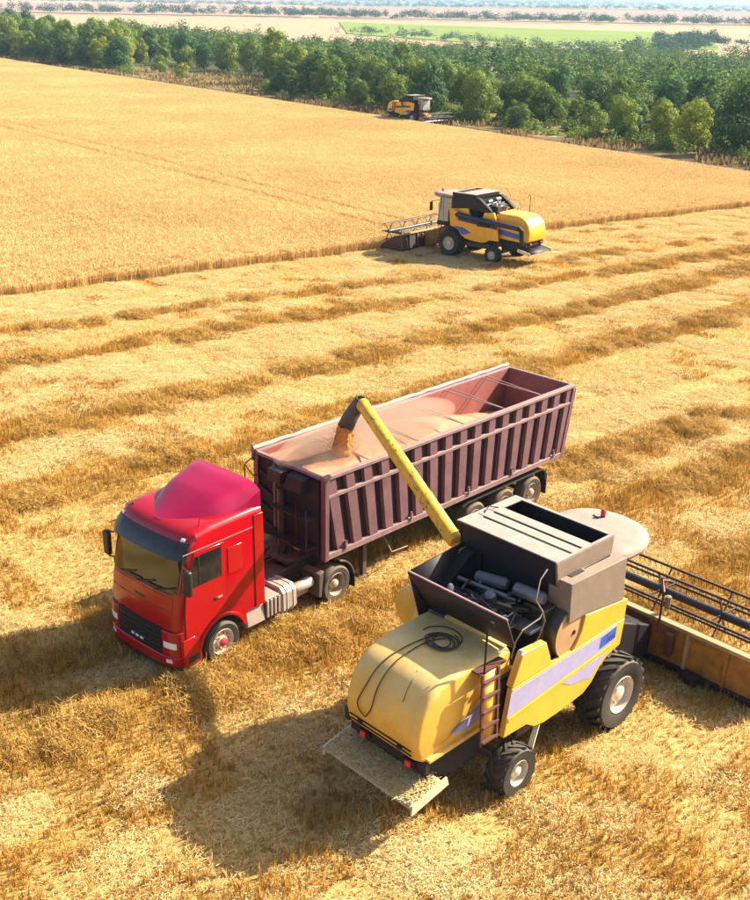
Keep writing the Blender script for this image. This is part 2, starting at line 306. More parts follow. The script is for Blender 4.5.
# ------------------------------------------------------------------ ground and far country
def build_ground():
    # terrain sheet to the horizon (polar grid round the viewpoint)
    rs = [0.5, 200, 260, 330, 420, 520, 640, 780, 950, 1150, 1400, 1700, 2050, 2450, 2900, 3400, 4000, 4800, 6000, 8000]
    rs = [.5] + lin(40, 400, 19) + rs[5:]
    an = [R(a) for a in lin(-75, 75, 76)]
    mb = MB(); mb.grid(lambda r, a: (r * math.sin(a), r * math.cos(a), terrain(r * math.sin(a), r * math.cos(a)) - .03), rs, an)
    # close the near side behind the viewpoint too
    mb.add([(-8000, -40, -.04), (8000, -40, -.04), (8000, .3, -.04), (-8000, .3, -.04)], [(0, 1, 2, 3)])
    tag(mb.build('ground', plain_field('dry_earth', (.30, .21, .12), (.44, .33, .20), .6), fix=False, smooth=False), 'dry brown earth under the fields and far country', 'ground', kind='structure')
    # the harvested part of the field
    xs = lin(-60, 80, 176); ys = lin(6, 125, 150)
    mb = MB()
    def hfn(x, y): return (x, y, .004 + .05 * (noise.noise((x * .5, y * .5, 0)) + .5) + .05 * max(0, band_mask(x, y)))
    mb.grid(hfn, xs, ys)
    # drop the cells under the far side of the wheat
    mb.f = [f for f in mb.f if edge_dist(*mb.v[f[0]][:2]) < 6]
    o = mb.build('stubble_field', ground_mat(), fix=False)
    at = o.data.attributes.new('band', 'FLOAT', 'POINT')
    for i, v in enumerate(o.data.vertices): at.data[i].value = max(0, min(1, band_mask(v.co.x, v.co.y)))
    tag(o, 'pale golden stubble ground with brown swaths around the truck', 'field', kind='structure')
    # soil sheet under the standing wheat
    def onfar(t, off=0): p = FAR0 + FDIR * t + FN * off; return p
    mb = MB(); pts = []
    for (ax, ay), (bx, by) in zip(EDGE, EDGE[1:]):
        for k in range(20):
            q = Vector((ax, ay)).lerp(Vector((bx, by)), k / 20)
            if far_dist(*q) < 0 and (not pts or (q - pts[-1]).length > .5): pts.append(q)
    mb.grid(lambda i, d: (*(pts[i] + EN * .5 + (FDIR * d)), .24), range(len(pts)), lin(0, 420, 40))
    tag(mb.build('wheat_field', plain_field('wheat_depths', (.30, .17, .05), (.46, .28, .10), 3), fix=False, smooth=False), 'ground of the uncut golden wheat field', 'field', kind='structure')
    # dirt track and verge along the far edge
    mb = MB(); mb.grid(lambda t, w: (*(onfar(t, w + .6 * noise.noise((t * .1, w, 2)))), .03 + .04 * noise.noise((t * .3, w * .5, 0))), lin(-60, 420, 120), [-1, 1, 2.4, 4, 5.5])
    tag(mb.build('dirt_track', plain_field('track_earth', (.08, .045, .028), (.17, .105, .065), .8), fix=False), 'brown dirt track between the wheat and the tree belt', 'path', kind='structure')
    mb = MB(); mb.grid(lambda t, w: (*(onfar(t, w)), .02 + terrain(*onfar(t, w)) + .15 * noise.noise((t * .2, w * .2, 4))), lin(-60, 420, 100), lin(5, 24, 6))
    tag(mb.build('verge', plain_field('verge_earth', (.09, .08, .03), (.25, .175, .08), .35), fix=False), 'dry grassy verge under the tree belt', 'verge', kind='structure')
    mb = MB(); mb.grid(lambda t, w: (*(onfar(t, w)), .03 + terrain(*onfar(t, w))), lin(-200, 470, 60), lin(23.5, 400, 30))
    tag(mb.build('wood_floor', plain_field('dark_wood_floor', (.035, .05, .015), (.10, .10, .035), .15), fix=False), 'dark leafy ground beneath the wood', 'ground', kind='structure')  # greenish-brown ground, darker than the verge
    # fields of the far country, sheets that follow the terrain
    def sheet(name, corners, mat, lab, nn=14, lift=.35):
        (a, b, c, d) = [Vector(p) for p in corners]
        mb = MB()
        def fn(u, v): p = a.lerp(b, u).lerp(d.lerp(c, u), v); return (p.x, p.y, terrain(p.x, p.y) + lift)
        mb.grid(fn, lin(0, 1, nn), lin(0, 1, nn)); tag(mb.build(name, mat, fix=False), lab, 'field', kind='structure')
    sheet('green_field', [(-26, 860), (180, 610), (268, 960), (-42, 1110)], plain_field('green_crop', (.155, .215, .030), (.21, .265, .045), .012), 'bright green field beyond the wood')
    pink = plain_field('far_pale_stubble', (.27, .165, .12), (.36, .245, .175), .004, stretch=(.4, .2))
    tan_ = plain_field('far_tan_stubble', (.29, .185, .10), (.37, .255, .155), .004)
    sheet('far_field', [(-900, 1050), (-90, 1290), (-150, 2500), (-1500, 2300)], pink, 'pale pinkish far field at upper left')
    sheet('far_field', [(-70, 1290), (420, 1230), (900, 2300), (-120, 2500)], pink, 'pale pinkish far field beyond the green one')
    sheet('far_field', [(190, 560), (360, 520), (520, 1000), (300, 960)], tan_, 'tan far field right of the green one', lift=.5)
    sheet('far_field', [(330, 1010), (900, 900), (1400, 2200), (560, 1300)], tan_, 'broad tan slope at the upper right horizon', lift=.6)
    sheet('far_field', [(-160, 2600), (900, 2500), (1400, 4200), (-300, 4300)], plain_field('far_grey_field', (.21, .17, .13), (.27, .22, .165), .003), 'greyish far field under the horizon')
    sheet('far_field', [(-1900, 2500), (-200, 2650), (-300, 4300), (-2400, 4200)], plain_field('far_rose_field', (.25, .165, .13), (.32, .22, .175), .003), 'rose tinted far field under the left horizon')
build_ground()

# ------------------------------------------------------------------ straw and wheat as instanced tiles
def blades_mesh(name, blades, mat):
    """blades: (base, tip, half width vector, rnd) -> thin quads that narrow to the tip"""
    V = []; F = []; A = []
    for b, t, w, r in blades:
        n = len(V); V += [b - w, b + w, t + w * .6, t - w * .6]; F.append((n, n + 1, n + 2, n + 3)); A += [r] * 4
    me = bpy.data.meshes.new(name); me.from_pydata([tuple(v) for v in V], [], F); me.materials.append(mat)
    at = me.attributes.new('rnd', 'FLOAT', 'POINT'); at.data.foreach_set('value', A)
    return bpy.data.objects.new(name, me)       # not linked: only a source for the scatter

def stubble_tile(seed, mat, size=1.1, rows=7, tufts=14, h=(.12, .24), loose=270, wid=.0065):
    rg = random.Random(seed); B = []
    for i in range(rows):
        y = -size / 2 + (i + .5) * size / rows
        for k in range(tufts):
            cx = rg.uniform(-size / 2, size / 2); cy = y + rg.gauss(0, .016); lean = Vector((rg.gauss(0, .03), rg.gauss(0, .03), 0)); q = rg.gauss(.5, .15)
            for j in range(rg.randrange(3, 7)):
                b = Vector((cx + rg.gauss(0, .018), cy + rg.gauss(0, .014), 0)); t = b + lean + Vector((rg.gauss(0, .03), rg.gauss(0, .03), rg.uniform(*h)))
                a = rg.uniform(0, math.pi); w = Vector((math.cos(a), math.sin(a), 0)) * wid * rg.uniform(.7, 1.4); B.append((b, t, w, min(1, max(0, q + rg.gauss(0, .15)))))
    for k in range(loose):
        L = rg.uniform(.05, .20); a = rg.gauss(0, .9); z = rg.uniform(.02, .10)
        b = Vector((rg.uniform(-size / 2, size / 2), rg.uniform(-size / 2, size / 2), z)); d = Vector((math.cos(a), math.sin(a), rg.gauss(0, .16))).normalized() * L
        w = Vector((-d.y, d.x, rg.gauss(0, .05))).normalized() * wid * rg.uniform(.6, 1.2)
        B.append((b, b + d, w, min(1, max(0, rg.gauss(.62, .22)))))
    return blades_mesh('straw_tile', B, mat)

def swath_tile(seed, mat, size=2.0, n=1500, hmax=.22, wid=.007, ln=(.07, .24), tilt=.4):
    rg = random.Random(seed); B = []
    while len(B) < n:
        x = rg.uniform(-1, 1); y = rg.uniform(-1, 1); rr = math.hypot(x, y) + .35 * noise.noise((x * 1.7, y * 1.7, seed * 3.1))
        if rr > .95 or rg.random() < (rr - .35) * .9: continue
        x *= size / 2; y *= size / 2
        top = hmax * (1.15 - .8 * min(1, rr)) * (.5 + .8 * (noise.noise((x * 3.1, y * 3.1, seed)) + .5))
        z = max(.01, top) * math.sqrt(rg.random()); L = rg.uniform(*ln); a = rg.uniform(0, 2 * math.pi)
        d = Vector((math.cos(a), math.sin(a), rg.gauss(0, tilt))).normalized() * L; b = Vector((x, y, max(.01, z)))
        w = Vector((-d.y, d.x, rg.gauss(0, .05))).normalized() * wid * rg.uniform(.6, 1.3)
        B.append((b, b + d, w, min(1, max(0, rg.gauss(.5, .25)))))
    return blades_mesh('swath_tile', B, mat)

def wheat_tile(seed, mat, sx=2.0, sy=2.0, n=1300, h=(.46, .60), wid=.016):
    rg = random.Random(seed); B = []
    for k in range(n):
        b = Vector((rg.uniform(-sx / 2, sx / 2), rg.uniform(-sy / 2, sy / 2), .05)); hh = rg.uniform(*h)
        t = b + Vector((rg.gauss(0, .06), rg.gauss(0, .06), hh)); a = rg.uniform(0, math.pi); w = Vector((math.cos(a), math.sin(a), 0)) * wid * rg.uniform(.6, 1.2)
        r = min(1, max(0, rg.gauss(.5, .2)))
        B.append((b, t, w * .6, r * .8))
        e = Vector((rg.gauss(0, .5), rg.gauss(0, .5), rg.uniform(.1, .5))).normalized() * rg.uniform(.06, .11); B.append((t - e * .2, t + e, w * 1.2, min(1, r + .15)))
    return blades_mesh('wheat_tile', B, mat)

def scatter(name, sources, pts, label, cat):
    """one object of loose straw: a point cloud with a tile put on every point (geometry nodes)"""
    me = bpy.data.meshes.new(name); me.from_pydata([p[0] for p in pts], [], [])
    a = me.attributes.new('rz', 'FLOAT', 'POINT'); a.data.foreach_set('value', [p[1] for p in pts])
    a = me.attributes.new('pick', 'INT', 'POINT'); a.data.foreach_set('value', [p[2] for p in pts])
    a = me.attributes.new('sc', 'FLOAT_VECTOR', 'POINT'); a.data.foreach_set('vector', [c for p in pts for c in p[3]])
    o = bpy.data.objects.new(name, me); col.objects.link(o)
    ng = bpy.data.node_groups.new(name + '_nodes', 'GeometryNodeTree')
    ng.interface.new_socket('Geometry', in_out='INPUT', socket_type='NodeSocketGeometry'); ng.interface.new_socket('Geometry', in_out='OUTPUT', socket_type='NodeSocketGeometry')
    n = ng.nodes; l = ng.links; gi = n.new('NodeGroupInput'); go = n.new('NodeGroupOutput')
    ii = n.new('GeometryNodeInstanceOnPoints'); g2 = n.new('GeometryNodeGeometryToInstance')
    for s in reversed(sources):
        oi = n.new('GeometryNodeObjectInfo'); oi.inputs['Object'].default_value = s; oi.inputs['As Instance'].default_value = True; l.new(oi.outputs['Geometry'], g2.inputs[0])
    def attr(nm, ty):
        q = n.new('GeometryNodeInputNamedAttribute'); q.data_type = ty; q.inputs['Name'].default_value = nm; return q.outputs['Attribute']
    cb = n.new('ShaderNodeCombineXYZ'); l.new(attr('rz', 'FLOAT'), cb.inputs[2])
    er = n.new('FunctionNodeEulerToRotation'); l.new(cb.outputs[0], er.inputs[0])
    l.new(gi.outputs[0], ii.inputs['Points']); l.new(g2.outputs[0], ii.inputs['Instance']); ii.inputs['Pick Instance'].default_value = True
    l.new(attr('pick', 'INT'), ii.inputs['Instance Index']); l.new(er.outputs[0], ii.inputs['Rotation']); l.new(attr('sc', 'FLOAT_VECTOR'), ii.inputs['Scale'])
    l.new(ii.outputs[0], go.inputs[0])
    md = o.modifiers.new('scatter', 'NODES'); md.node_group = ng
    tag(o, label, cat, kind='stuff'); return o

def in_view(x, y, m=3.0): return y > 9 and abs(x) < y * HALF * 1.12 + m + 4

def track(x, y):
    """lanes pressed flat by the combine and the lorry on their way in"""
    d = Vector((x - 3.98, y - 19.76)); a = R(44); u = d.x * math.cos(a) + d.y * math.sin(a); v = -d.x * math.sin(a) + d.y * math.cos(a)
    if u < -3 and abs(abs(v) - 1.26) < .42: return True
    d = Vector((x + 4.19, y - 21.69)); a = 3.9504; u = d.x * math.cos(a) + d.y * math.sin(a); v = -d.x * math.sin(a) + d.y * math.cos(a)
    return u < -12.5 and abs(abs(v + .1) - 1.0) < .40
def build_straw():
    rg = random.Random(5); st = []; ch = []; sw = []
    a0 = R(42)
    for i in range(-120, 150):
        for j in range(0, 125):
            u = i * 1.06; v = j * 1.06 + 1
            x = u * .766 - v * .643 + rg.uniform(-.1, .1); y = u * .643 + v * .766 + rg.uniform(-.1, .1)
            if not in_view(x, y) or y > 115: continue
            ed = edge_dist(x, y)
            if ed > .2: continue
            b = band_mask(x, y); z = .02 + .05 * (noise.noise((x * .5, y * .5, 0)) + .5)
            rz = a0 + rg.choice((0, math.pi)) + rg.gauss(0, .04)
            hs = interp([(14, .95), (30, .8), (50, .6)], y) + .6 * max(0, b) + .5 * noise.noise((x * .3, y * .3, 6))
            near = .9 + .003 * y
            if track(x, y): hs *= .3; b = -.5
            st.append(((x, y, z), rz, rg.randrange(4) + (4 if rg.random() < interp([(14, .28), (28, .40), (40, .80)], y) - .85 * b + interp([(25, 1.3), (40, .45)], y) * noise.noise((x * .15, y * .15, 4)) else 0), (1, 1, hs)))
    def sst(t): t = max(0, min(1, t)); return t * t * (3 - 2 * t)
    for k in range(15000):
        y = 9 + 106 * rg.random() ** .75; x = rg.uniform(-1, 1) * (y * HALF * 1.12 + 4)
        if edge_dist(x, y) > -.3: continue
        b = band_mask(x, y); z = .02 + .05 * (noise.noise((x * .5, y * .5, 0)) + .5)
        c = sst((interp([(20, .38), (40, .66)], y) - 1.25 * b + 1.15 * noise.noise((x * .13, y * .13, 12)) + .75 * noise.noise((x * .5, y * .5, 2))) * 1.2) * interp([(14, .38), (30, .62), (45, 1)], y)
        f = rg.uniform(.45, 1.0)
        if rg.random() < c * .72: ch.append(((x, y, z + .04), rg.uniform(0, 6.28), rg.randrange(4), (f, f, .45 + .4 * rg.random())))
        elif rg.random() < sst(b * 1.3 - .15) * .32: sw.append(((x, y, z + .05 * b), rg.uniform(0, 6.28), rg.randrange(4), (f, f, .6 + .8 * b)))
    scatter('stubble', [stubble_tile(s, M['stubble']) for s in (1, 2, 3, 4)] + [stubble_tile(s, M['stubble_pale'], h=(.08, .18)) for s in (5, 6, 7, 8)], st, 'golden cut stubble in rows over the harvested field', 'stubble')
    scatter('chaff', [swath_tile(s, M['chaff'], n=1700, hmax=.13, ln=(.03, .13), tilt=.2) for s in (11, 12, 13, 14)], ch, 'pale loose straw and chaff lying between the swaths', 'straw')
    scatter('straw_swath', [swath_tile(s, M['swath'], n=1700, hmax=.24) for s in (21, 22, 23, 24)], sw, 'brown straw lying in long swaths across the stubble', 'straw')
    # standing wheat: grid along the tramlines, whose two wheelings stay open
    U = Vector((-.595, .804)); V = Vector((.804, .595)); W = []
    for i in range(-10, 260):
        for j in range(-140, 140):
            v = 42.0 + j * 1.9 + (.6 if j > 0 else 0) + (.5 if j > 1 else 0)
            p = U * (i * 1.9 + rg.uniform(-.1, .1)) + V * v
            if not in_view(p.x, p.y, 2): continue
            if edge_dist(*p) < 1.2 or far_dist(*p) > -1.0: continue
            if j in (0, 1, 2): rz = math.atan2(U.y, U.x) + rg.choice((0, math.pi))
            else: rz = math.atan2(U.y, U.x) + rg.choice((0, math.pi)) + rg.gauss(0, .15)
            W.append(((p.x, p.y, 0), rz, rg.randrange(4), (1, 1, 1 + .12 * noise.noise((p.x * .15, p.y * .15, 0)) + .06 * noise.noise((p.x * .9, p.y * .9, 3)))))
    for (ax, ay), (bx, by) in zip(EDGE, EDGE[1:]):
        a = Vector((ax, ay)); b = Vector((bx, by)); L = (b - a).length; d = (b - a) / L; n = Vector((-d.y, d.x)); k = 0
        while k < L:
            for off in (.35, 1.0, 1.7):
                p = a + d * k + n * (off + .35 * noise.noise((k * .25, off * .2, 9)))
                if in_view(p.x, p.y, 3): W.append(((p.x, p.y, 0), math.atan2(d.y, d.x) + rg.choice((0, math.pi)), 4 + rg.randrange(2), (1, 1, .95 + .2 * noise.noise((k * .4, off, 1)))))
            k += 1.8
    for t in [i * 1.8 for i in range(-30, 230)]:
        p = FAR0 + FDIR * t - FN * .6
        if in_view(p.x, p.y, 3): W.append(((p.x, p.y, 0), math.atan2(FDIR.y, FDIR.x), 4 + rg.randrange(2), (1, 1.5, 1)))
    src = [wheat_tile(s, M['wheat']) for s in (31, 32, 33, 34)] + [wheat_tile(s, M['wheat'], 2.0, .8, 420) for s in (35, 36)]
    scatter('standing_wheat', src, W, 'uncut ripe golden wheat standing across the upper field', 'wheat')
    print('tiles', len(st), len(ch), len(sw), len(W))
build_straw()
# ------------------------------------------------------------------ trees
def leaf_mat(name, dark, mid, light, objvar=.5):
    return attr_mat(name, [(0, dark), (.5, mid), (1, light)], .32, .7, objvar)
M['leaf'] = leaf_mat('broad_leaves', (.046, .105, .014), (.125, .205, .030), (.27, .32, .048))
M['leaf_dark'] = leaf_mat('dark_leaves', (.024, .076, .024), (.066, .140, .040), (.145, .215, .050))
M['leaf_lime'] = leaf_mat('yellow_green_leaves', (.15, .19, .016), (.25, .29, .026), (.35, .36, .045), .2)
M['leaf_far'] = leaf_mat('far_leaves', (.036, .085, .022), (.095, .165, .036), (.20, .25, .05), 0)

def tree_mesh(seed, h, rx, n, leaf=.34, trunk=.28, bush=False, lobes=14):
    rg = random.Random(seed); base = h * (.04 if bush else .09)
    tb = MB(); top = Vector((rg.gauss(0, .3), rg.gauss(0, .3), h * .78))
    mid = Vector((rg.gauss(0, .2), rg.gauss(0, .2), h * .38))
    tb.tube([(0, 0, -.3), (0.02, 0, .4), mid, top], [trunk * 1.35, trunk, trunk * .7, trunk * .2], 7)
    cent = []
    for k in range(lobes):
        f = (k + .5) / lobes; z = base + (h - base) * (.08 + .84 * f)
        prof = math.sin(math.pi * min(1, .22 + .70 * f)) ** .7
        a = k * 2.4 + rg.uniform(-.4, .4); rr = rx * prof * rg.uniform(.38, .80)
        c = Vector((math.cos(a) * rr, math.sin(a) * rr, z + rg.uniform(-.3, .3))); r = rx * rg.uniform(.30, .50) * (.6 + .5 * prof)
        cent.append((c, r))
        s = mid.lerp(top, max(0, min(1, (z - h * .5) / (h * .4)))); s = s if z > h * .42 else Vector((mid.x, mid.y, max(.5, z * .7)))
        tb.tube([s, s.lerp(c, .5) + Vector((0, 0, -.15)), c], [trunk * .38, trunk * .22, .03], 5)
    V = []; F = []; A = []
    wsum = sum(r * r for _, r in cent)
    for c, r in cent:
        cnt = int(n * r * r / wsum); lob = rg.gauss(0, .14)
        for i in range(cnt):
            d = Vector((rg.gauss(0, 1), rg.gauss(0, 1), rg.gauss(0, 1))).normalized()
            nn = 1 + .35 * noise.noise((c + d * r) * (1.4 / r))
            p = c + Vector((d.x * r, d.y * r, d.z * r * .8)) * nn * (1 - .45 * rg.random() ** 2)
            if p.z < base * .5: continue
            nrm = (d + Vector((rg.gauss(0, .32), rg.gauss(0, .32), rg.gauss(0, .32) + .2))).normalized()
            u, w, _ = frame(nrm); a = rg.uniform(0, math.pi); s = leaf * rg.uniform(.5, 1.15)
            e1 = (u * math.cos(a) + w * math.sin(a)) * s; e2 = (w * math.cos(a) - u * math.sin(a)) * s * rg.uniform(.45, .8)
            k = len(V); V += [p - e1, p + e2 * .9, p + e1, p - e2]; F.append((k, k + 1, k + 2, k + 3))
            A += [min(1, max(0, .5 + lob + rg.gauss(0, .16)))] * 4
    me = bpy.data.meshes.new('crown'); me.from_pydata([tuple(v) for v in V], [], F)
    at = me.attributes.new('rnd', 'FLOAT', 'POINT'); at.data.foreach_set('value', A)
    return tb, me

def tree_protos():
    P = {}
    specs = {'round': (9.2, 3.7, 6500, .22), 'broad': (8.4, 4.5, 7500, .23), 'tall': (11.2, 3.3, 6500, .22), 'small': (6.2, 2.9, 4200, .20), 'bush': (3.6, 2.4, 2600, .16), 'dense': (9.8, 4.3, 8000, .22)}
    for i, (k, (h, rx, n, lf)) in enumerate(specs.items()):
        tb, cr = tree_mesh(100 + i * 7, h, rx, n, lf, bush=(k == 'bush'), lobes=9 if k == 'bush' else 15)
        me = bpy.data.meshes.new('trunk'); me.from_pydata(tb.v, [], tb.f); me.materials.append(M['bark'])
        P[k] = (me, cr, {})
    return P
TP = tree_protos()
def put_tree(kind, x, y, s, leaf, label, group, name='tree', rz=None, rg=random):
    tm, cm, var = TP[kind]
    if leaf not in var:
        c2 = cm.copy(); c2.materials.append(M[leaf]); var[leaf] = c2
    z = terrain(x, y)
    root = empty(name, (x, y, z), rg.uniform(0, 6.28) if rz is None else rz); root.scale = (s, s, s * rg.uniform(.92, 1.1))
    for nm, me in (('trunk', tm), ('crown', var[leaf])):
        o = bpy.data.objects.new(nm, me); col.objects.link(o); o.parent = root
    tag(root, label, 'shrub' if kind == 'bush' else 'tree', group); return root

def ray_ground(px, py, z=0.0):
    d = _f + _r * ((px - 375) / 1093.594) + _u * ((450 - py) / 1093.594); t = (z - CAM_H) / d.z
    return Vector((d.x * t, d.y * t))

def build_trees():
    rg = random.Random(77); n = 0
    G = 'trees of the dense belt beyond the wheat'
    # trees that can be told apart at the front of the belt (where their foot stands in the photograph, kind, size)
    named = [((692, 150), 'round', .60, 'leaf_lime', 'pale yellow-green tree at the belt edge toward the right border', 'tree'),
             ((664, 145), 'small', .72, 'leaf_lime', 'small lime green tree left of a paler one near the right', 'tree'),
             ((742, 155), 'dense', .80, 'leaf_dark', 'dark green tree at the right border, foremost of the belt', 'tree'),
             ((62, 56), 'broad', 1.15, 'leaf_lime', 'broad yellow-green tree at the left end of the belt', 'tree'),
             ((20, 50), 'round', 1.05, 'leaf', 'round green tree nearest the left border', 'tree'),
             ((140, 62), 'small', .95, 'leaf_lime', 'small yellowish tree behind the dry grass clearing', 'tree'),
             ((183, 78), 'bush', .8, 'leaf_lime', 'small pale shrub standing in the dry grass clearing', 'shrub'),
             ((160, 72), 'bush', 1.0, 'leaf', 'low green shrub in the dry clearing left of a pale one', 'shrub'),
             ((590, 131), 'bush', .95, 'leaf', 'low shrub on the dry verge at right', 'shrub'),
             ((500, 112), 'bush', .9, 'leaf_dark', 'low dark shrub on the verge right of the distant combine', 'shrub')]
    for (px, py), k, s, lf, lab, nm in named:
        p = ray_ground(px, py); put_tree(k, p.x, p.y, s, lf, lab, 'single trees at the front of the belt', 'shrub' if k == 'bush' else nm, rg=rg)
    taken = [ray_ground(*q[0]) for q in named]
    rows = [(12.0, 4.4), (17, 4.8), (23, 5.6), (30, 6.4), (38, 7.0)]
    for ri, (off, step) in enumerate(rows):
        t = -55 + rg.uniform(0, 5)
        while t < 400:
            p = FAR0 + FDIR * (t + rg.gauss(0, 1)) + FN * (off + rg.gauss(0, 1.4))
            t += step * rg.uniform(.75, 1.35)
            pc = p.y and abs(p.x) / p.y
            if abs(p.x) > p.y * HALF * 1.05 + 9: continue
            px = 375 + 1093.6 * p.x / (p.y * .93 + 5)
            # the dry clearing at upper left
            if 120 < px < 265 and off < 34: continue
            if min((p - q).length for q in taken) < 6.0 and off < 30: continue
            if n >= 285: break
            k = rg.choices(['round', 'broad', 'tall', 'small', 'dense'], [3, 3, 1.1 if px > 200 else 2.5, 1.6, 3])[0]
            lf = rg.choices(['leaf', 'leaf_dark', 'leaf_lime'], [5, 3.4, .8])[0]
            s = rg.uniform(.6, 1.28) * (.9 if px < 130 else 1) * interp([(0, 1.08), (120, 1.0), (220, .84), (320, .72), (450, .60), (750, .52)], px) * (.92, .98, 1.02, 1.06, 1.1, 1.12, 1.14)[ri]
            zone = ('at the left border' if px < 50 else 'left of the dry clearing' if px < 125 else 'behind the dry clearing' if px < 265 else 'between clearing and distant combine' if px < 380 else 'behind the distant combine' if px < 450 else 'just right of the distant combine' if px < 520 else 'well right of the distant combine' if px < 600 else 'toward the right border' if px < 680 else 'at the right border')
            lab = '%s %s tree, %s of the belt, %s' % ({'round': 'round', 'broad': 'broad', 'tall': 'tall', 'small': 'low', 'dense': 'bushy'}[k], {'leaf': 'mid green', 'leaf_dark': 'dark green', 'leaf_lime': 'yellowish'}[lf], ['front row', 'second row', 'third row', 'fourth row', 'last row'][ri], zone)
            put_tree(k, p.x, p.y, s, lf, lab, G, rg=rg); n += 1
    print('trees', n)
    # low scrub at the foot of the belt, and dry grass on the verge: nobody could count it
    V = []; F = []; A = []
    def blob(x, y, z, rx, rz_, cnt, leaf, bias, thin=0):
        for i in range(cnt):
            d = Vector((rg.gauss(0, 1), rg.gauss(0, 1), abs(rg.gauss(0, 1)))).normalized(); q = 1 - .5 * rg.random() ** 2
            p = Vector((x + d.x * rx * q, y + d.y * rx * q, z + d.z * rz_ * q)); u, w, _ = frame((d + Vector((rg.gauss(0, .5), rg.gauss(0, .5), rg.gauss(0, .5)))).normalized())
            s = leaf * rg.uniform(.5, 1.2); k = len(V); V.extend([p - u * s, p + w * s * .6, p + u * s, p - w * s * .6]); F.append((k, k + 1, k + 2, k + 3)); A.extend([min(1, max(0, bias + rg.gauss(0, .17)))] * 4)
    def flush(name, mat, lab, cat):
        me = bpy.data.meshes.new(name); me.from_pydata([tuple(v) for v in V], [], F); me.materials.append(M[mat]); at = me.attributes.new('rnd', 'FLOAT', 'POINT'); at.data.foreach_set('value', A)
        o = bpy.data.objects.new(name, me); col.objects.link(o); tag(o, lab, cat, kind='stuff'); V.clear(); F.clear(); A.clear()
    t = -50
    while t < 390:
        p = FAR0 + FDIR * t + FN * rg.uniform(8.5, 18); t += rg.uniform(.22, .6)
        px = 375 + 1093.6 * p.x / (p.y * .93 + 5)
        if 125 < px < 255: continue
        blob(p.x, p.y, terrain(p.x, p.y) - .1, rg.uniform(.5, 1.6), rg.uniform(.5, 2.4), 150, .16, rg.uniform(.25, .7))
    flush('undergrowth', 'leaf', 'tangled green undergrowth along the foot of the tree belt', 'undergrowth')
    for i in range(24000):
        t = rg.uniform(-55, 330); p = FAR0 + FDIR * t + FN * (3.2 + abs(rg.gauss(0, 7.5)))
        px = 375 + 1093.6 * p.x / (p.y * .93 + 5)
        if 110 < px < 270: p = FAR0 + FDIR * t + FN * rg.uniform(3.5, 36)
        if noise.noise((p.x * .12, p.y * .12, 7)) < -.12: continue
        z = terrain(p.x, p.y); a = rg.uniform(0, 6.28); hh = rg.uniform(.25, .8); b = Vector((p.x, p.y, z - .05)); w = Vector((math.cos(a), math.sin(a), 0)) * .13
        tip = b + Vector((rg.gauss(0, .15), rg.gauss(0, .15), hh)); k = len(V); V.extend([b - w, b + w, tip + w * .5, tip - w * .5]); F.append((k, k + 1, k + 2, k + 3)); A.extend([min(1, max(0, rg.gauss(.5, .25)))] * 4)
    flush('verge_grass', 'drygrass', 'dry tan grass on the verge below the trees', 'grass')
    # the wood behind the belt and the far tree lines read as masses
    def far_tree(x, y, h, rx, cnt, bias):
        z = terrain(x, y)
        for j in range(5):
            a = rg.uniform(0, 6.28); q = rx * rg.uniform(.1, .6); blob(x + math.cos(a) * q, y + math.sin(a) * q, z + h * rg.uniform(.25, .62), rx * rg.uniform(.42, .62), h * rg.uniform(.24, .38), cnt // 5, min(rx * .085, .8), bias + rg.gauss(0, .08))
    for off in list(range(47, 250, 9)) + list(range(256, 400, 15)):
        t = -190 + rg.uniform(0, 9)
        while t < 470:
            p = FAR0 + FDIR * t + FN * (off + rg.gauss(0, 3)); t += rg.uniform(5.5, 9.5)
            if abs(p.x) > p.y * HALF * 1.05 + 12 or p.y < 60: continue
            # keep clear of the green field and the tan field
            if (p.x > -60 and p.y > 520) or p.y > 600 or (p.x > 130 and p.y > 460): continue
            far_tree(p.x, p.y, (rg.uniform(5.2, 9.0) + min(2, off / 120)) * (1.2 if p.x < -40 else 1) * (1.25 if rg.random() < .12 else 1), rg.uniform(2.6, 5.0), 400, max(.1, min(.9, rg.gauss(.46, .10) + .42 * noise.noise((p.x * .03, p.y * .022, 6)))))
    flush('distant_wood', 'leaf_far', 'distant green wood filling the valley behind the tree belt', 'wood')
    def line(a, b, n_, h, rx, cnt, gap=0, wig=14):
        a = Vector(a); b = Vector(b)
        for i in range(n_):
            f = rg.random(); 
            if noise.noise((f * 14, a.x * .01, 2)) < gap: continue
            p = a.lerp(b, f); far_tree(p.x + rg.gauss(0, wig), p.y + rg.gauss(0, wig), h * rg.uniform(.6, 1.35), rx * rg.uniform(.7, 1.3), cnt, rg.uniform(.2, .6))
    line((-700, 1010), (-60, 1290), 380, 11, 7, 120, -.8, 18)
    line((-120, 1250), (420, 1180), 380, 10, 7, 120, -.8, 14)
    line((150, 640), (222, 800), 90, 9, 6, 300, -.6, 12)
    line((-20, 845), (178, 606), 120, 7, 4.5, 100, -.8, 7)
    line((-1300, 2350), (-100, 2560), 420, 13, 9, 70, -.7, 14)
    line((-120, 2560), (950, 2380), 420, 13, 9, 70, -.7, 14)
    line((-1700, 4300), (1700, 4200), 700, 20, 15, 60, -.5, 24)
    line((-200, 3300), (1200, 3100), 200, 15, 11, 60, -.2, 20)
    M['leaf_line'] = leaf_mat('far_line_leaves', (.018, .052, .028), (.038, .090, .044), (.075, .135, .055), 0)
    flush('far_tree_line', 'leaf_line', 'rows of far trees dividing the fields up to the horizon', 'tree line')
build_trees()
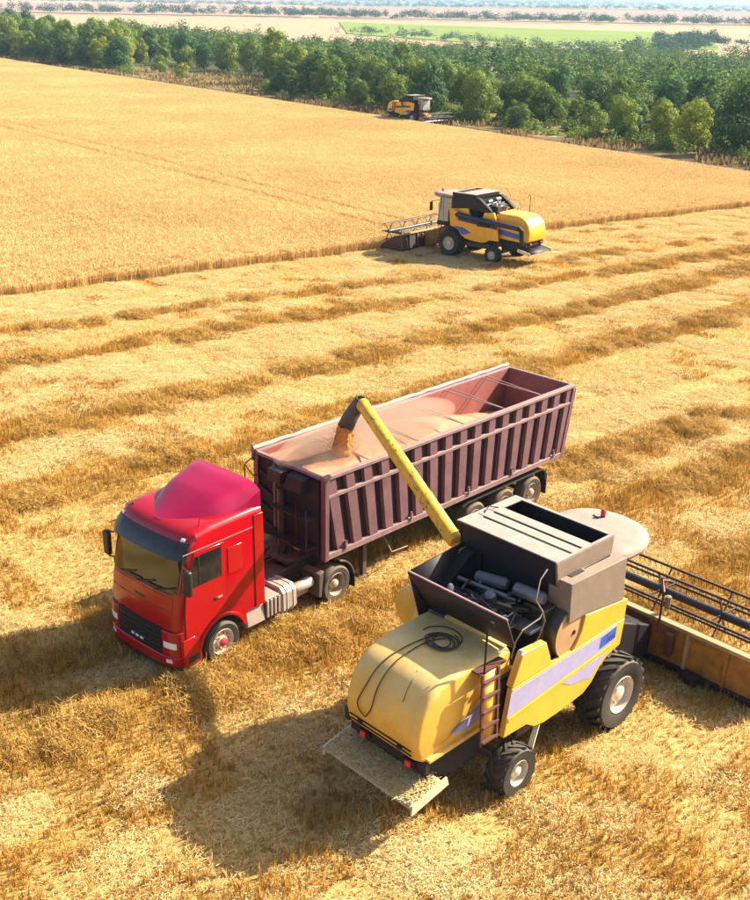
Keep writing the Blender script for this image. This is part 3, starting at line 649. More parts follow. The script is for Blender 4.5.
# ------------------------------------------------------------------ red lorry tractor
def wheel(parent, c, r, w, side, tyre, rim, lugs=0, hubm=None, rimr=.6, dish=.0, nuts=0, name='wheel'):
    """wheel about a sideways axle: c is the middle of the outer face, side +1 = left"""
    e = empty(name, c, 0, parent); d = Vector((0, -side, 0))
    rr = r * rimr; mb = MB(); wo = w
    prof = [(rr, .02), (rr * 1.06, -.0), (r * .86, -.012), (r * .95, .03), (r * .985, w * .16), (r, w * .32), (r, w * .68), (r * .985, w * .84), (r * .95, w - .03), (r * .86, w), (rr, w - .02), (rr, .02)]
    if lugs: prof = [(a if a < r * .9 else a * .935, b) for a, b in prof]
    mb.lathe(prof, (0, 0, 0), d, 40)
    if lugs:
        for k in range(lugs):
            for s in (0, 1):
                a = 2 * math.pi * (k + .5 * s) / lugs; da = 2 * math.pi / lugs * 1.05; P = []
                for f, off in ((0.02, 0), (.52, 1)):
                    y = (f if s == 0 else 1 - f) * w; aa = a + da * off
                    hw = .036 * r
                    for rad in (r * .90, r * (1.0 if off else .985)):
                        for q in (-1, 1):
                            t = aa + q * hw / r * 1.5
                            P.append((math.cos(t) * rad, -side * y, math.sin(t) * rad))
                mb.add(P, [(0, 1, 5, 4), (2, 3, 7, 6), (0, 2, 6, 4), (1, 3, 7, 5), (0, 1, 3, 2), (4, 5, 7, 6)])
    else:
        for g in (.3, .5, .7): mb.lathe([(r * 1.002, w * g - .012), (r * 1.006, w * g), (r * 1.002, w * g + .012)], (0, 0, 0), d, 40)
    mb.build('tyre', tyre, e)
    rb = MB()
    rb.lathe([(rr * 1.005, .025), (rr * .97, .0), (rr * .93, .03), (rr * .88, .05 + dish), (rr * .45, .06 + dish), (rr * .40, .0 + dish * .6), (rr * .22, -.02 + dish * .5), (.001, -.025 + dish * .5)], (0, 0, 0), d, 32)
    ro = rb.build('rim', rim, e)
    nb = MB()
    for k in range(nuts):
        a = 2 * math.pi * k / nuts; p = Vector((math.cos(a) * rr * .62, -side * (.05 + dish), math.sin(a) * rr * .62)); nb.cyl(p, p + Vector((0, side * .035, 0)), .018 if r < .6 else .026, 6)
    if hubm:
        nb.lathe([(rr * .34, .03 + dish), (rr * .33, -.03 + dish * .5), (rr * .2, -.05 + dish * .5), (.001, -.055 + dish * .5)], (0, 0, 0), d, 20)
    if nb.v: nb.build('hub', hubm or rim, e)
    return e

TRUCK_YAW = 3.9893; ART = -0.0389
def build_truck():
    T = empty('lorry_tractor', (-4.186, 21.694, 0), TRUCK_YAW)
    tag(T, 'red lorry tractor with high roof deflector, coupled to the grain trailer', 'truck')
    FX = [(.80, 1.30), (1.45, 1.30), (2.02, 1.22), (2.98, .98), (3.16, .92), (3.32, .82), (3.40, .66)]
    def shy(y): y = abs(y); return interp([(0, 0), (.6, -.012), (.95, -.05), (1.10, -.10), (1.18, -.17), (1.22, -.27)], y)
    def fx(y, z): return interp(FX, z) + shy(y)
    ys = [-1.22, -1.19, -1.12, -1.0, -.8, -.4, 0, .4, .8, 1.0, 1.12, 1.19, 1.22]
    arch = [(.66 * math.cos(R(a)), .52 + .66 * math.sin(R(a))) for a in lin(155, 25, 12)]
    prof = [(-1.25, .98)] + [(-.72, .98)] + arch + [(1.05, .80), (1.30, .80), (1.30, 1.45), (1.22, 2.02), (.98, 2.98), (.92, 3.16), (.82, 3.30), (.62, 3.38), (.2, 3.42), (-1.0, 3.44), (-1.22, 3.42), (-1.25, 3.30)]
    mb = MB(); P = []
    for y in ys:
        k = abs(y)
        for x, z in prof:
            xx = x + (shy(y) if x > .75 and z > .75 else 0)
            zz = z - (interp([(1.0, 0), (1.12, .02), (1.19, .07), (1.22, .16)], k) if z > 3.25 else 0)
            P.append((xx, y, zz))
    m = len(prof); F = [(i * m + j, i * m + (j + 1) % m, (i + 1) * m + (j + 1) % m, (i + 1) * m + j) for i in range(len(ys) - 1) for j in range(m)]
    F += [tuple(range(m)), tuple(range((len(ys) - 1) * m, len(ys) * m))]
    mb.add(P, F); mb.build('cab_shell', M['red'], T)
    def patch(name, mat, y0, y1, z0, z1, off, th=.02, parent=T, ny=13, nz=5, bevel=0, skew=0):
        mb = MB(); Y = lin(y0, y1, ny); Zs = lin(z0, z1, nz); P = []
        for s in (0, 1):
            for y in Y:
                for z in Zs: P.append((fx(y, z) + off - (th if s else 0), y, z))
        n = ny * nz; idx = lambda s, i, j: s * n + i * nz + j; F = []
        for s in (0, 1):
            for i in range(ny - 1):
                for j in range(nz - 1): F.append((idx(s, i, j), idx(s, i, j + 1), idx(s, i + 1, j + 1), idx(s, i + 1, j)))
        for i in range(ny - 1):
            for j in (0, nz - 1): F.append((idx(0, i, j), idx(0, i + 1, j), idx(1, i + 1, j), idx(1, i, j)))
        for j in range(nz - 1):
            for i in (0, ny - 1): F.append((idx(0, i, j), idx(0, i, j + 1), idx(1, i, j + 1), idx(1, i, j)))
        return mb.add(P, F).build(name, mat, parent, bevel=bevel)
    ws = patch('windscreen', M['glass_front'], -1.10, 1.10, 2.08, 2.92, .012)
    patch('windscreen_seal', M['black'], -1.15, 1.15, 2.03, 2.98, .006)
    for y0 in (-.75, -.1, .5):
        w = MB(); p0 = Vector((fx(y0, 2.06) + .05, y0, 2.06)); p1 = Vector((fx(y0 + .5, 2.2) + .04, y0 + .55, 2.22)); w.beam(p0, p1, .025, .03); w.beam(p0.lerp(p1, .35), Vector((fx(y0 + .85, 2.12) + .03, y0 + .80, 2.13)), .02, .04); w.build('wiper', M['black'], ws)
    # smoked sun visor standing off the screen head
    vb = MB(); P = []
    Y = lin(-1.19, 1.19, 15)
    for th in (0, .02):
        for y in Y:
            for z, o in ((3.18, .05), (3.05, .13), (2.86, .17)): P.append((fx(y, z) + o - th, y, z))
    n = 45; F = []
    for s in (0, 1):
        for i in range(14):
            for j in range(2): F.append((s * n + i * 3 + j, s * n + i * 3 + j + 1, s * n + i * 3 + j + 4, s * n + i * 3 + j + 3))
    for i in range(14):
        for j in (0, 2): F.append((i * 3 + j, i * 3 + 3 + j, n + i * 3 + 3 + j, n + i * 3 + j))
    vb.add(P, F).build('sun_visor', M['visor'], T)
    # front panel seams, badge, grille, bumper
    patch('front_panel', M['red'], -1.02, 1.02, 1.28, 1.98, .012, bevel=.006)
    patch('seam', M['red_dark'], -1.0, 1.0, 1.66, 1.675, .016, th=.01)
    patch('badge', M['grille'], -.16, .16, 1.72, 1.78, .022, th=.012)
    gr = patch('grille', M['grille'], -.74, .74, .60, 1.22, .03, th=.04)
    for i in range(5): patch('grille_slat', M['black'], -.72, .72, .66 + i * .115, .70 + i * .115, .05, th=.03, parent=gr)
    for y in (-.28, -.12, .04): patch('grille_lamp', M['lamp'], y, y + .09, .71, .76, .062, th=.03, parent=gr, ny=3, nz=2)
    bp = patch('bumper', M['red'], -1.215, 1.215, .34, .60, .07, th=.35, bevel=.02, ny=17)
    patch('bumper_lip', M['black'], -1.1, 1.1, .27, .35, .04, th=.2)
    for s in (1, -1):
        a, b_ = sorted((s * .76, s * 1.21)); patch('bumper_corner', M['red'], a, b_, .60, 1.20, .055, th=.30, bevel=.02)
        a, b_ = sorted((s * .82, s * 1.14)); patch('headlight', M['lamp'], a, b_, .80, .95, .064, th=.05, bevel=.01)
        a, b_ = sorted((s * .90, s * 1.05)); patch('fog_lamp', M['lamp'], a, b_, .46, .54, .078, th=.03)
        a, b_ = sorted((s * .98, s * 1.06)); patch('marker_lamp', M['lamp'], a, b_, 3.20, 3.25, .02, th=.03, ny=3, nz=2)
        # lower corner with step behind the bumper
        MB().prism([(1.12, .34), (1.12, 1.0), (.78, 1.0), (.62, .78), (.60, .34)], 'y', s * 1.0, s * 1.235).build('step_panel', M['red'], T, bevel=.02)
        MB().b(.66, .98, s * 1.23, s * 1.242, .40, .56).build('step_recess', M['black'], T)
        # door
        dp = [(1.02, 1.02), (1.02, 1.62), (.96, 2.10), (.70, 2.93), (-.10, 2.93), (-.10, 1.35), (-.20, 1.18), (.35, 1.22), (.62, 1.02)]
        MB().prism([(x + (.014 if x > .3 else -.014), z + (.014 if z > 1.7 else -.014)) for x, z in dp], 'y', s * 1.21, s * 1.2235).build('door_gap', M['red_dark'], T)
        d = MB().prism(dp, 'y', s * 1.215, s * 1.232).build('door', M['red'], T, bevel=.004)
        MB().prism([(.90, 2.16), (.90, 2.24), (.70, 2.86), (-.02, 2.86), (-.02, 2.16)], 'y', s * 1.233, s * 1.238).build('window', M['glass'], d)
        MB().prism([(.62, 2.17), (.62, 2.86), (.585, 2.86), (.585, 2.17)], 'y', s * 1.238, s * 1.247).build('window_bar', M['black'], d)
        MB().b(.0, .22, s * 1.232, s * 1.262, 1.66, 1.71).build('handle', M['black'], d, bevel=.008)
        MB().b(.02, .14, s * 1.262, s * 1.268, 1.67, 1.70).build('handle_trim', M['amber'], d)
        # sleeper side: locker panel with a raised frame, body creases
        MB().b(-.62, -.20, s * 1.215, s * 1.234, 2.10, 2.74).build('locker_panel', M['red'], T, bevel=.012)
        c = MB(); c.b(-1.24, 1.0, s * 1.215, s * 1.226, 2.975, 3.0); c.build('roof_seam', M['rail'], T)
        c = MB(); c.b(-1.24, -.12, s * 1.215, s * 1.225, 1.80, 1.815); c.b(-1.24, -.12, s * 1.215, s * 1.225, 1.27, 1.285); c.build('side_crease', M['red_dark'], T)
        c = MB(); c.b(-.955, -.94, s * 1.215, s * 1.226, 1.0, 3.28); c.build('panel_gap', M['red_dark'], T)
        MB().b(-1.245, -.97, s * 1.215, s * 1.24, 1.0, 3.26).build('side_fairing', M['red'], T, bevel=.012)
        # wheel arch lip, mud guard behind the wheel
        a1 = [(.70 * math.cos(R(a)), .52 + .70 * math.sin(R(a))) for a in lin(165, 10, 18)]; a2 = [(.62 * math.cos(R(a)), .52 + .62 * math.sin(R(a))) for a in lin(10, 165, 18)]
        MB().prism(a1 + a2, 'y', s * 1.05, s * 1.25).build('wheel_arch', M['red'], T, bevel=.01)
        # mirrors
        mi = MB(); mi.b(.98, 1.10, s * 1.30, s * 1.50, 2.14, 2.72); mo = mi.build('mirror', M['black'], T, bevel=.04, seg=3)
        MB().tube([(1.0, s * 1.18, 2.74), (1.05, s * 1.36, 2.74), (1.05, s * 1.40, 2.66)], .018, 6).build('mirror_arm', M['black'], mo)
        MB().tube([(1.0, s * 1.18, 2.12), (1.05, s * 1.36, 2.12), (1.05, s * 1.40, 2.2)], .018, 6).build('mirror_arm', M['black'], mo)
        wheel(T, (0, s * 1.22, .5), .5, .32, s, M['tyre'], M['rim_pale'], hubm=M['rim_red'], rimr=.62, dish=.03, nuts=10)
        wheel(T, (-3.63, s * 1.22, .5), .5, .56, s, M['tyre_dusty'], M['rim_steel'], hubm=M['rim_steel'], rimr=.60, dish=.14, nuts=10)
        g1 = [(-3.63 + .62 * math.cos(R(a)), .5 + .62 * math.sin(R(a))) for a in lin(172, 100, 10)]; g2 = [(-3.63 + .585 * math.cos(R(a)), .5 + .585 * math.sin(R(a))) for a in lin(100, 172, 10)]
        MB().prism(g1 + g2, 'y', s * .68, s * 1.24).build('mud_guard', M['chassis'], T)
        MB().b(-4.28, -4.255, s * .70, s * 1.22, .18, .62).build('mud_flap', M['blackflat'], T)
        MB().prism([(-3.08, .36), (-2.98, .40), (-3.0, 1.0), (-3.16, 1.05)], 'y', s * .66, s * 1.24).build('guard_front', M['chassis'], T, bevel=.02)
        MB().b(-4.8, 1.0, s * .36, s * .44, .72, .98).build('chassis_rail', M['chassis'], T)
    # roof deflector: rises from a rounded front lip to a full width rear edge
    us = lin(0, 1, 15); vs_ = lin(-1, 1, 21); mb = MB()
    def dfl(u, v):
        hw = interp([(0, .62), (.12, .84), (.35, 1.02), (1, 1.17)], u)
        xf = .70 - .42 * abs(v) ** 2.2; x = xf + (-1.24 - xf) * u
        crest = interp([(0, 3.36), (.1, 3.42), (.5, 3.76), (.85, 3.92), (1, 3.93)], u)
        e = abs(v); z = crest - (crest - 3.30) * max(0, (e - .62) / .38) ** 2.6 * interp([(0, 1), (.6, .62), (1, .20)], u) - .05 * e * e
        return (x, v * hw, z)
    mb.grid(dfl, us, vs_)
    nv = 21; rim_ = [i * nv for i in range(15)] + [14 * nv + j for j in range(1, nv)] + [i * nv + nv - 1 for i in range(13, -1, -1)]
    k = len(mb.v); mb.v += [(mb.v[i][0], mb.v[i][1], 3.26) for i in rim_]
    for a in range(len(rim_) - 1): mb.f.append((rim_[a], rim_[a + 1], k + a + 1, k + a))
    mb.build('roof_deflector', M['red_roof'], T)
    for s in (): MB().prism([(-.72, 3.27), (-1.26, 3.27), (-1.26, 3.74), (-1.12, 3.74)], 'y', s * 1.13, s * 1.20).build('deflector_side', M['red_roof'], T, bevel=.03)
    MB().lathe([(.05, 0), (.05, .03), (.03, .07), (.001, .075)], (.60, -.95, 3.33), (0, 0, 1), 10).build('roof_aerial', M['black'], T)
    MB().cyl((.42, 1.02, 3.36), (.36, 1.06, 3.62), .008, 5).build('roof_aerial', M['black'], T)
    # chassis kit on the left and right
    MB().b(-1.75, -1.28, .55, 1.20, .62, .92).build('battery_box', M['chassis'], T, bevel=.03)
    MB().b(-1.74, -1.30, .55, 1.18, .94, 1.0).build('cat_walk', M['alu'], T, bevel=.01)
    for x in (-1.70, -1.58, -1.46, -1.34): MB().b(x - .03, x + .03, 1.19, 1.235, .55, .98).build('box_rib', M['alu'], T, bevel=.01)
    tk = MB().prism([(.55, .42), (.50, .50), (.50, .98), (.58, 1.06), (1.08, 1.06), (1.20, .94), (1.22, .52), (1.12, .40)], 'x', -2.28, -1.80).build('fuel_tank', M['alu'], T, bevel=.03)
    for x in (-2.18, -1.98, -1.86):
        MB().prism([(.49, .41), (.49, 1.0), (.57, 1.075), (1.09, 1.075), (1.212, .95), (1.235, .51), (1.13, .385), (.55, .39)], 'x', x - .025, x + .025).build('tank_strap', M['chrome'], tk)
    MB().prism([(.55, .45), (.55, .95), (1.15, .95), (1.21, .5)], 'x', -1.28, -.72).build('step_box', M['alu'], T, bevel=.03)
    for y, z in ((1.02, .80), (.84, .56)):
        MB().lathe([(.001, 0), (.10, .015), (.135, .06), (.135, .58), (.10, .63), (.001, .645)], (-2.96, y, z), (1, 0, 0), 18).build('air_tank', M['alu'], T)
    MB().b(-2.9, -1.35, -.36, .36, .80, .86).build('deck_plate', M['chassis'], T)
    MB().b(-2.5, -1.3, -1.2, -.55, .45, 1.02).build('fuel_tank', M['alu'], T, bevel=.05)
    MB().cyl((-1.42, -.5, .9), (-1.42, -.5, 2.4), .07, 10).build('intake_pipe', M['black'], T)
    MB().prism([(-3.75, -.45), (-3.75, .45), (-3.1, .5), (-2.75, .35), (-2.75, -.35), (-3.1, -.5)], 'z', 1.06, 1.16).build('fifth_wheel', M['chassis'], T, bevel=.02)
    MB().b(-4.0, -2.9, -.42, .42, .94, 1.06).build('coupling_frame', M['chassis'], T)
    cl = MB()
    for k, y in enumerate((-.25, -.1, .08)):
        pts = [(-1.32, y, 1.55)] + [(-1.5 - i * .13, y + .06 * math.sin(i * 1.3 + k), 1.25 - .10 * math.sin(i * .35) + .05 * math.cos(i * 2.1)) for i in range(11)] + [(-3.05, y, 1.52)]
        cl.tube(pts, .018, 5)
    cl.build('air_line', M['ladder'], T)
    for z in (1.0, 1.25): MB().tube([(-1.27, -1.0, z), (-1.45, -1.0, z), (-1.45, -.6, z)], .02, 5).build('grab_rail', M['black'], T)
    for y in (-.6, .6): MB().b(-.08, .08, y - .5, y + .5, .42, .55).build('front_axle', M['chassis'], T)
    return T
build_truck()

# ------------------------------------------------------------------ grain trailer
def build_trailer():
    k = -3.1275; kx = -4.186 + math.cos(TRUCK_YAW) * k; ky = 21.694 + math.sin(TRUCK_YAW) * k
    T = empty('grain_trailer', (kx, ky, 0), TRUCK_YAW + ART)
    tag(T, 'long faded maroon tipping trailer with ribbed sides, filled with grain', 'trailer')
    X0, X1B, X1T, ZB, ZT = -.09, -9.80, -10.22, 1.32, 3.47
    xr = lambda z: X1B + (X1T - X1B) * (z - ZB) / (ZT - ZB)
    for s in (1, -1):
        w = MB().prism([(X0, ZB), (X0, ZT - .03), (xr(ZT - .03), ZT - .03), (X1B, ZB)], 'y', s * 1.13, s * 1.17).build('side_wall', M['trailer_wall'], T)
        MB().prism([(X0, 1.6), (X0, ZT - .04), (xr(ZT - .04) + .03, ZT - .04), (xr(1.6) + .03, 1.6)], 'y', s * 1.115, s * 1.13).build('inner_lining', M['trailer_in'], T)
        MB().prism([(X0 + .02, ZT - .085), (X0 + .02, ZT), (X1T, ZT), (X1T + .02, ZT - .085)], 'y', s * 1.12, s * 1.29).build('top_rail', M['rail'], T, bevel=.012)
        MB().prism([(X0, 2.90), (X0, 2.985), (xr(2.985), 2.985), (xr(2.9), 2.90)], 'y', s * 1.17, s * 1.285).build('middle_rail', M['rail'], T, bevel=.012)
        MB().prism([(X0 + .01, ZB), (X0 + .01, ZB + .15), (xr(ZB + .15), ZB + .15), (X1B, ZB)], 'y', s * 1.15, s * 1.29).build('sill', M['rail'], T, bevel=.012)
        N = 17
        for i in range(N):
            xt = -.30 - i * (9.66 / (N - 1)); xb = -.30 - i * (9.33 / (N - 1)) - .34 * (1 - i / (N - 1))
            hb, ht = .135, .150
            # trapezoid ribs: broad outer face, sloping flanks
            P = []
            for z, x, h in ((ZB + .15, xb, hb), (2.90, xb + (xt - xb) * .75, ht)):
                P += [(x - h - .03, s * 1.17, z), (x + h + .03, s * 1.17, z), (x + h, s * 1.268, z), (x - h, s * 1.268, z)]
            MB().add(P, [(0, 1, 2, 3), (4, 5, 6, 7), (0, 1, 5, 4), (1, 2, 6, 5), (2, 3, 7, 6), (3, 0, 4, 7)]).build('rib', M['trailer'], T)
            P = []
            for z, x, h in ((2.985, xb + (xt - xb) * .8, .13), (ZT - .085, xt, .13)):
                P += [(x - h - .03, s * 1.17, z), (x + h + .03, s * 1.17, z), (x + h, s * 1.255, z), (x - h, s * 1.255, z)]
            MB().add(P, [(0, 1, 2, 3), (4, 5, 6, 7), (0, 1, 5, 4), (1, 2, 6, 5), (2, 3, 7, 6), (3, 0, 4, 7)]).build('upper_rib', M['trailer'], T)
        for x in (-.10, ): MB().b(x - .10, x + .03, s * 1.14, s * 1.292, ZB - .02, ZT - .086).build('corner_post', M['trailer'], T, bevel=.01)
        MB().prism([(X1B - .02, ZB - .03), (X1B + .14, ZB - .03), (X1T + .14, ZT - .09), (X1T - .02, ZT - .09)], 'y', s * 1.14, s * 1.293).build('corner_post', M['trailer'], T, bevel=.01)
        for x in (-.75, -3.1, -5.4, -7.3, -9.3):
            h = MB(); h.b(x - .03, x + .03, s * 1.285, s * 1.33, 1.44, 1.66); h.tube([(x - .05, s * 1.31, 1.62), (x, s * 1.36, 1.70), (x + .05, s * 1.31, 1.62)], .014, 5); h.build('lashing_hook', M['rail'], T)
        # running gear
        for x in (-8.50, -7.19, -5.88):
            wheel(T, (x, s * 1.20, .5), .5, .36, s, M['tyre_dusty'], M['rim_steel'], hubm=M['rim_steel'], rimr=.60, dish=.05, nuts=10)
        MB().b(-9.6, -.5, s * .42, s * .52, .98, 1.30).build('chassis_rail', M['chassis'], T)
        MB().prism([(-9.14, .75), (-9.10, 1.06), (-8.9, 1.14), (-5.5, 1.14), (-5.3, 1.06), (-5.3, 1.02), (-5.5, 1.1), (-8.9, 1.1), (-9.06, 1.03), (-9.1, .75)], 'y', s * .84, s * 1.22).build('mud_guard', M['blackflat'], T)
        MB().b(-9.18, -9.155, s * .82, s * 1.22, .28, .95).build('mud_flap', M['blackflat'], T)
        MB().tube([(-2.6, s * .6, 1.2), (-2.6, s * 1.1, .62), (-3.2, s * 1.1, .58)], .022, 6).build('side_stay', M['rail'], T)
        MB().b(-1.95, -1.82, s * .70, s * .84, .12, 1.30).build('landing_leg', M['chassis'], T); MB().b(-2.05, -1.72, s * .62, s * .92, .08, .12).build('landing_foot', M['chassis'], T)
    for x in (-8.50, -7.19, -5.88): MB().cyl((x, -1.0, .5), (x, 1.0, .5), .07, 10).build('axle', M['chassis'], T)
    for x in (-8.8, -6.5, -4.2, -1.9, -.6): MB().b(x - .06, x + .06, -1.1, 1.1, 1.18, 1.32).build('cross_member', M['chassis'], T)
    MB().b(X0, X1B + .02, -1.13, 1.13, ZB + .01, ZB + .06).build('floor', M['trailer_wall'], T)
    # front wall and rear gate
    MB().b(X0 - .05, X0, -1.13, 1.13, ZB + .06, ZT - .03).build('front_wall', M['trailer_wall'], T)
    MB().b(X0 - .07, X0 - .05, -1.11, 1.11, 1.6, ZT - .04).build('inner_lining', M['trailer_in'], T)
    MB().b(X0 - .06, X0 + .05, -1.12, 1.12, ZT - .08, ZT - .002).build('front_rail', M['rail'], T, bevel=.012)
    MB().prism([(X1B + .03, ZB + .07), (X1B, ZB + .07), (xr(ZT - .05), ZT - .05), (xr(ZT - .05) + .03, ZT - .05)], 'y', -1.12, 1.12).build('rear_gate', M['trailer_in'], T)
    MB().b(X1T + .0, X1T + .09, -1.12, 1.12, ZT - .08, ZT - .002).build('rear_rail', M['rail'], T, bevel=.012)
    for y in (-.8, -.3, .3, .8): MB().prism([(X1B, ZB + .1), (X1B - .08, ZB + .1), (xr(3.3) - .08, 3.3), (xr(3.3), 3.3)], 'y', y - .05, y + .05).build('gate_post', M['trailer'], T)
    # black service gallery on the front wall: ram housing, shelves, boxes, ladder
    gl = X0 + .012
    MB().b(gl, gl + .05, -.42, 1.10, 1.40, 3.30).build('gallery_back', M['blackflat'], T)
    MB().b(gl + .05, gl + .42, -.20, 1.08, 2.42, 2.46).build('gallery_shelf', M['blackflat'], T)
    MB().b(gl + .05, gl + .46, -.40, 1.08, 1.66, 1.70).build('gallery_shelf', M['bay'], T)
    MB().b(gl + .02, gl + .36, -.36, .10, 3.04, 3.36).build('cabinet', M['bay'], T, bevel=.02)
    MB().prism([(gl + .02, 2.95), (gl + .34, 3.0), (gl + .26, 3.32), (gl + .02, 3.36)], 'y', .22, .78).build('cabinet', M['blackflat'], T, bevel=.015)
    MB().cyl((gl + .22, .0, 1.2), (gl + .22, .0, 2.9), .11, 14).build('tipping_ram', M['engine'], T)
    for y in (.72, 1.06): MB().b(gl + .40, gl + .43, y - .015, y + .015, 1.66, 2.72).build('gallery_upright', M['bay'], T)
    MB().b(gl + .40, gl + .46, .66, .86, 1.62, 1.67).build('step_plate', M['rail'], T)
    for i in range(4): MB().beam((gl + .05, -1.05 + i * .02, 1.75 + i * .42), (gl + .05, -.52, 1.60 + i * .42), .05, .10).build('front_rib', M['trailer_wall'], T)
    for y in (-.47, -1.11): MB().b(gl, gl + .06, y - .04, y + .04, 1.4, 3.36).build('front_post', M['trailer'], T, bevel=.01)
    st = MB(); st.tube([(gl + .05, -1.18, 3.35), (gl + .36, -1.2, 3.20), (gl + .36, -1.2, 2.66), (gl + .05, -1.18, 2.62)], .018, 6); st.tube([(gl + .36, -1.2, 3.2), (gl + .36, -.9, 3.0), (gl + .05, -.9, 2.9)], .015, 6); st.build('hand_rail', M['ladder'], T)
    MB().b(gl - .02, gl + .06, -1.30, -1.24, 3.2, 3.62).build('tarp_crank', M['rail'], T)
    # rolled tarpaulin along the far rail, cross ties
    MB().tube([(X0 + .06 - i * (10.2 / 30), -1.25 + .012 * math.sin(i * 1.9), ZT + .045 + .010 * math.sin(i * 2.7)) for i in range(31)], [.055 + .008 * math.sin(i * 1.3) for i in range(31)], 10).build('rolled_tarpaulin', M['tarp'], T)
    for x in (-1.75, -3.55, -5.35, -7.1, -8.8):
        for dx in (.0, .26): MB().beam((x + .0, 1.14, ZT - .05), (x - dx, -1.14, ZT - .05), .022, .022).build('cross_tie', M['rail'], T)
    # grain load: heap under the spout, falling away to the rear
    hp = Vector((-1.9, -.12))
    def gz(x, y):
        b = interp([(-10.2, 2.20), (-8.2, 2.52), (-6.2, 2.95), (-4.2, 3.26), (-2.6, 3.38), (-.1, 3.38)], x)
        d = math.hypot(x - hp.x, (y - hp.y) * 1.1); b += .11 * max(0, 1 - d / 1.3) ** 1.2
        b -= .10 * (abs(y) / 1.1) ** 2.5
        b += .030 * noise.noise((x * 1.6, y * 1.6, 0)) + .015 * noise.noise((x * 6, y * 6, 2))
        return b
    mb = MB(); mb.grid(lambda x, y: (x, y, gz(x, y)), lin(-10.13, -.165, 190), lin(-1.113, 1.113, 44))
    g = mb.build('grain_load', M['grain'], fix=False); g.location = T.location; g.rotation_euler = T.rotation_euler
    tag(g, 'heaped peach coloured grain inside the maroon trailer', 'grain', kind='stuff')
    return T, gz
TRAILER, GZ = build_trailer()
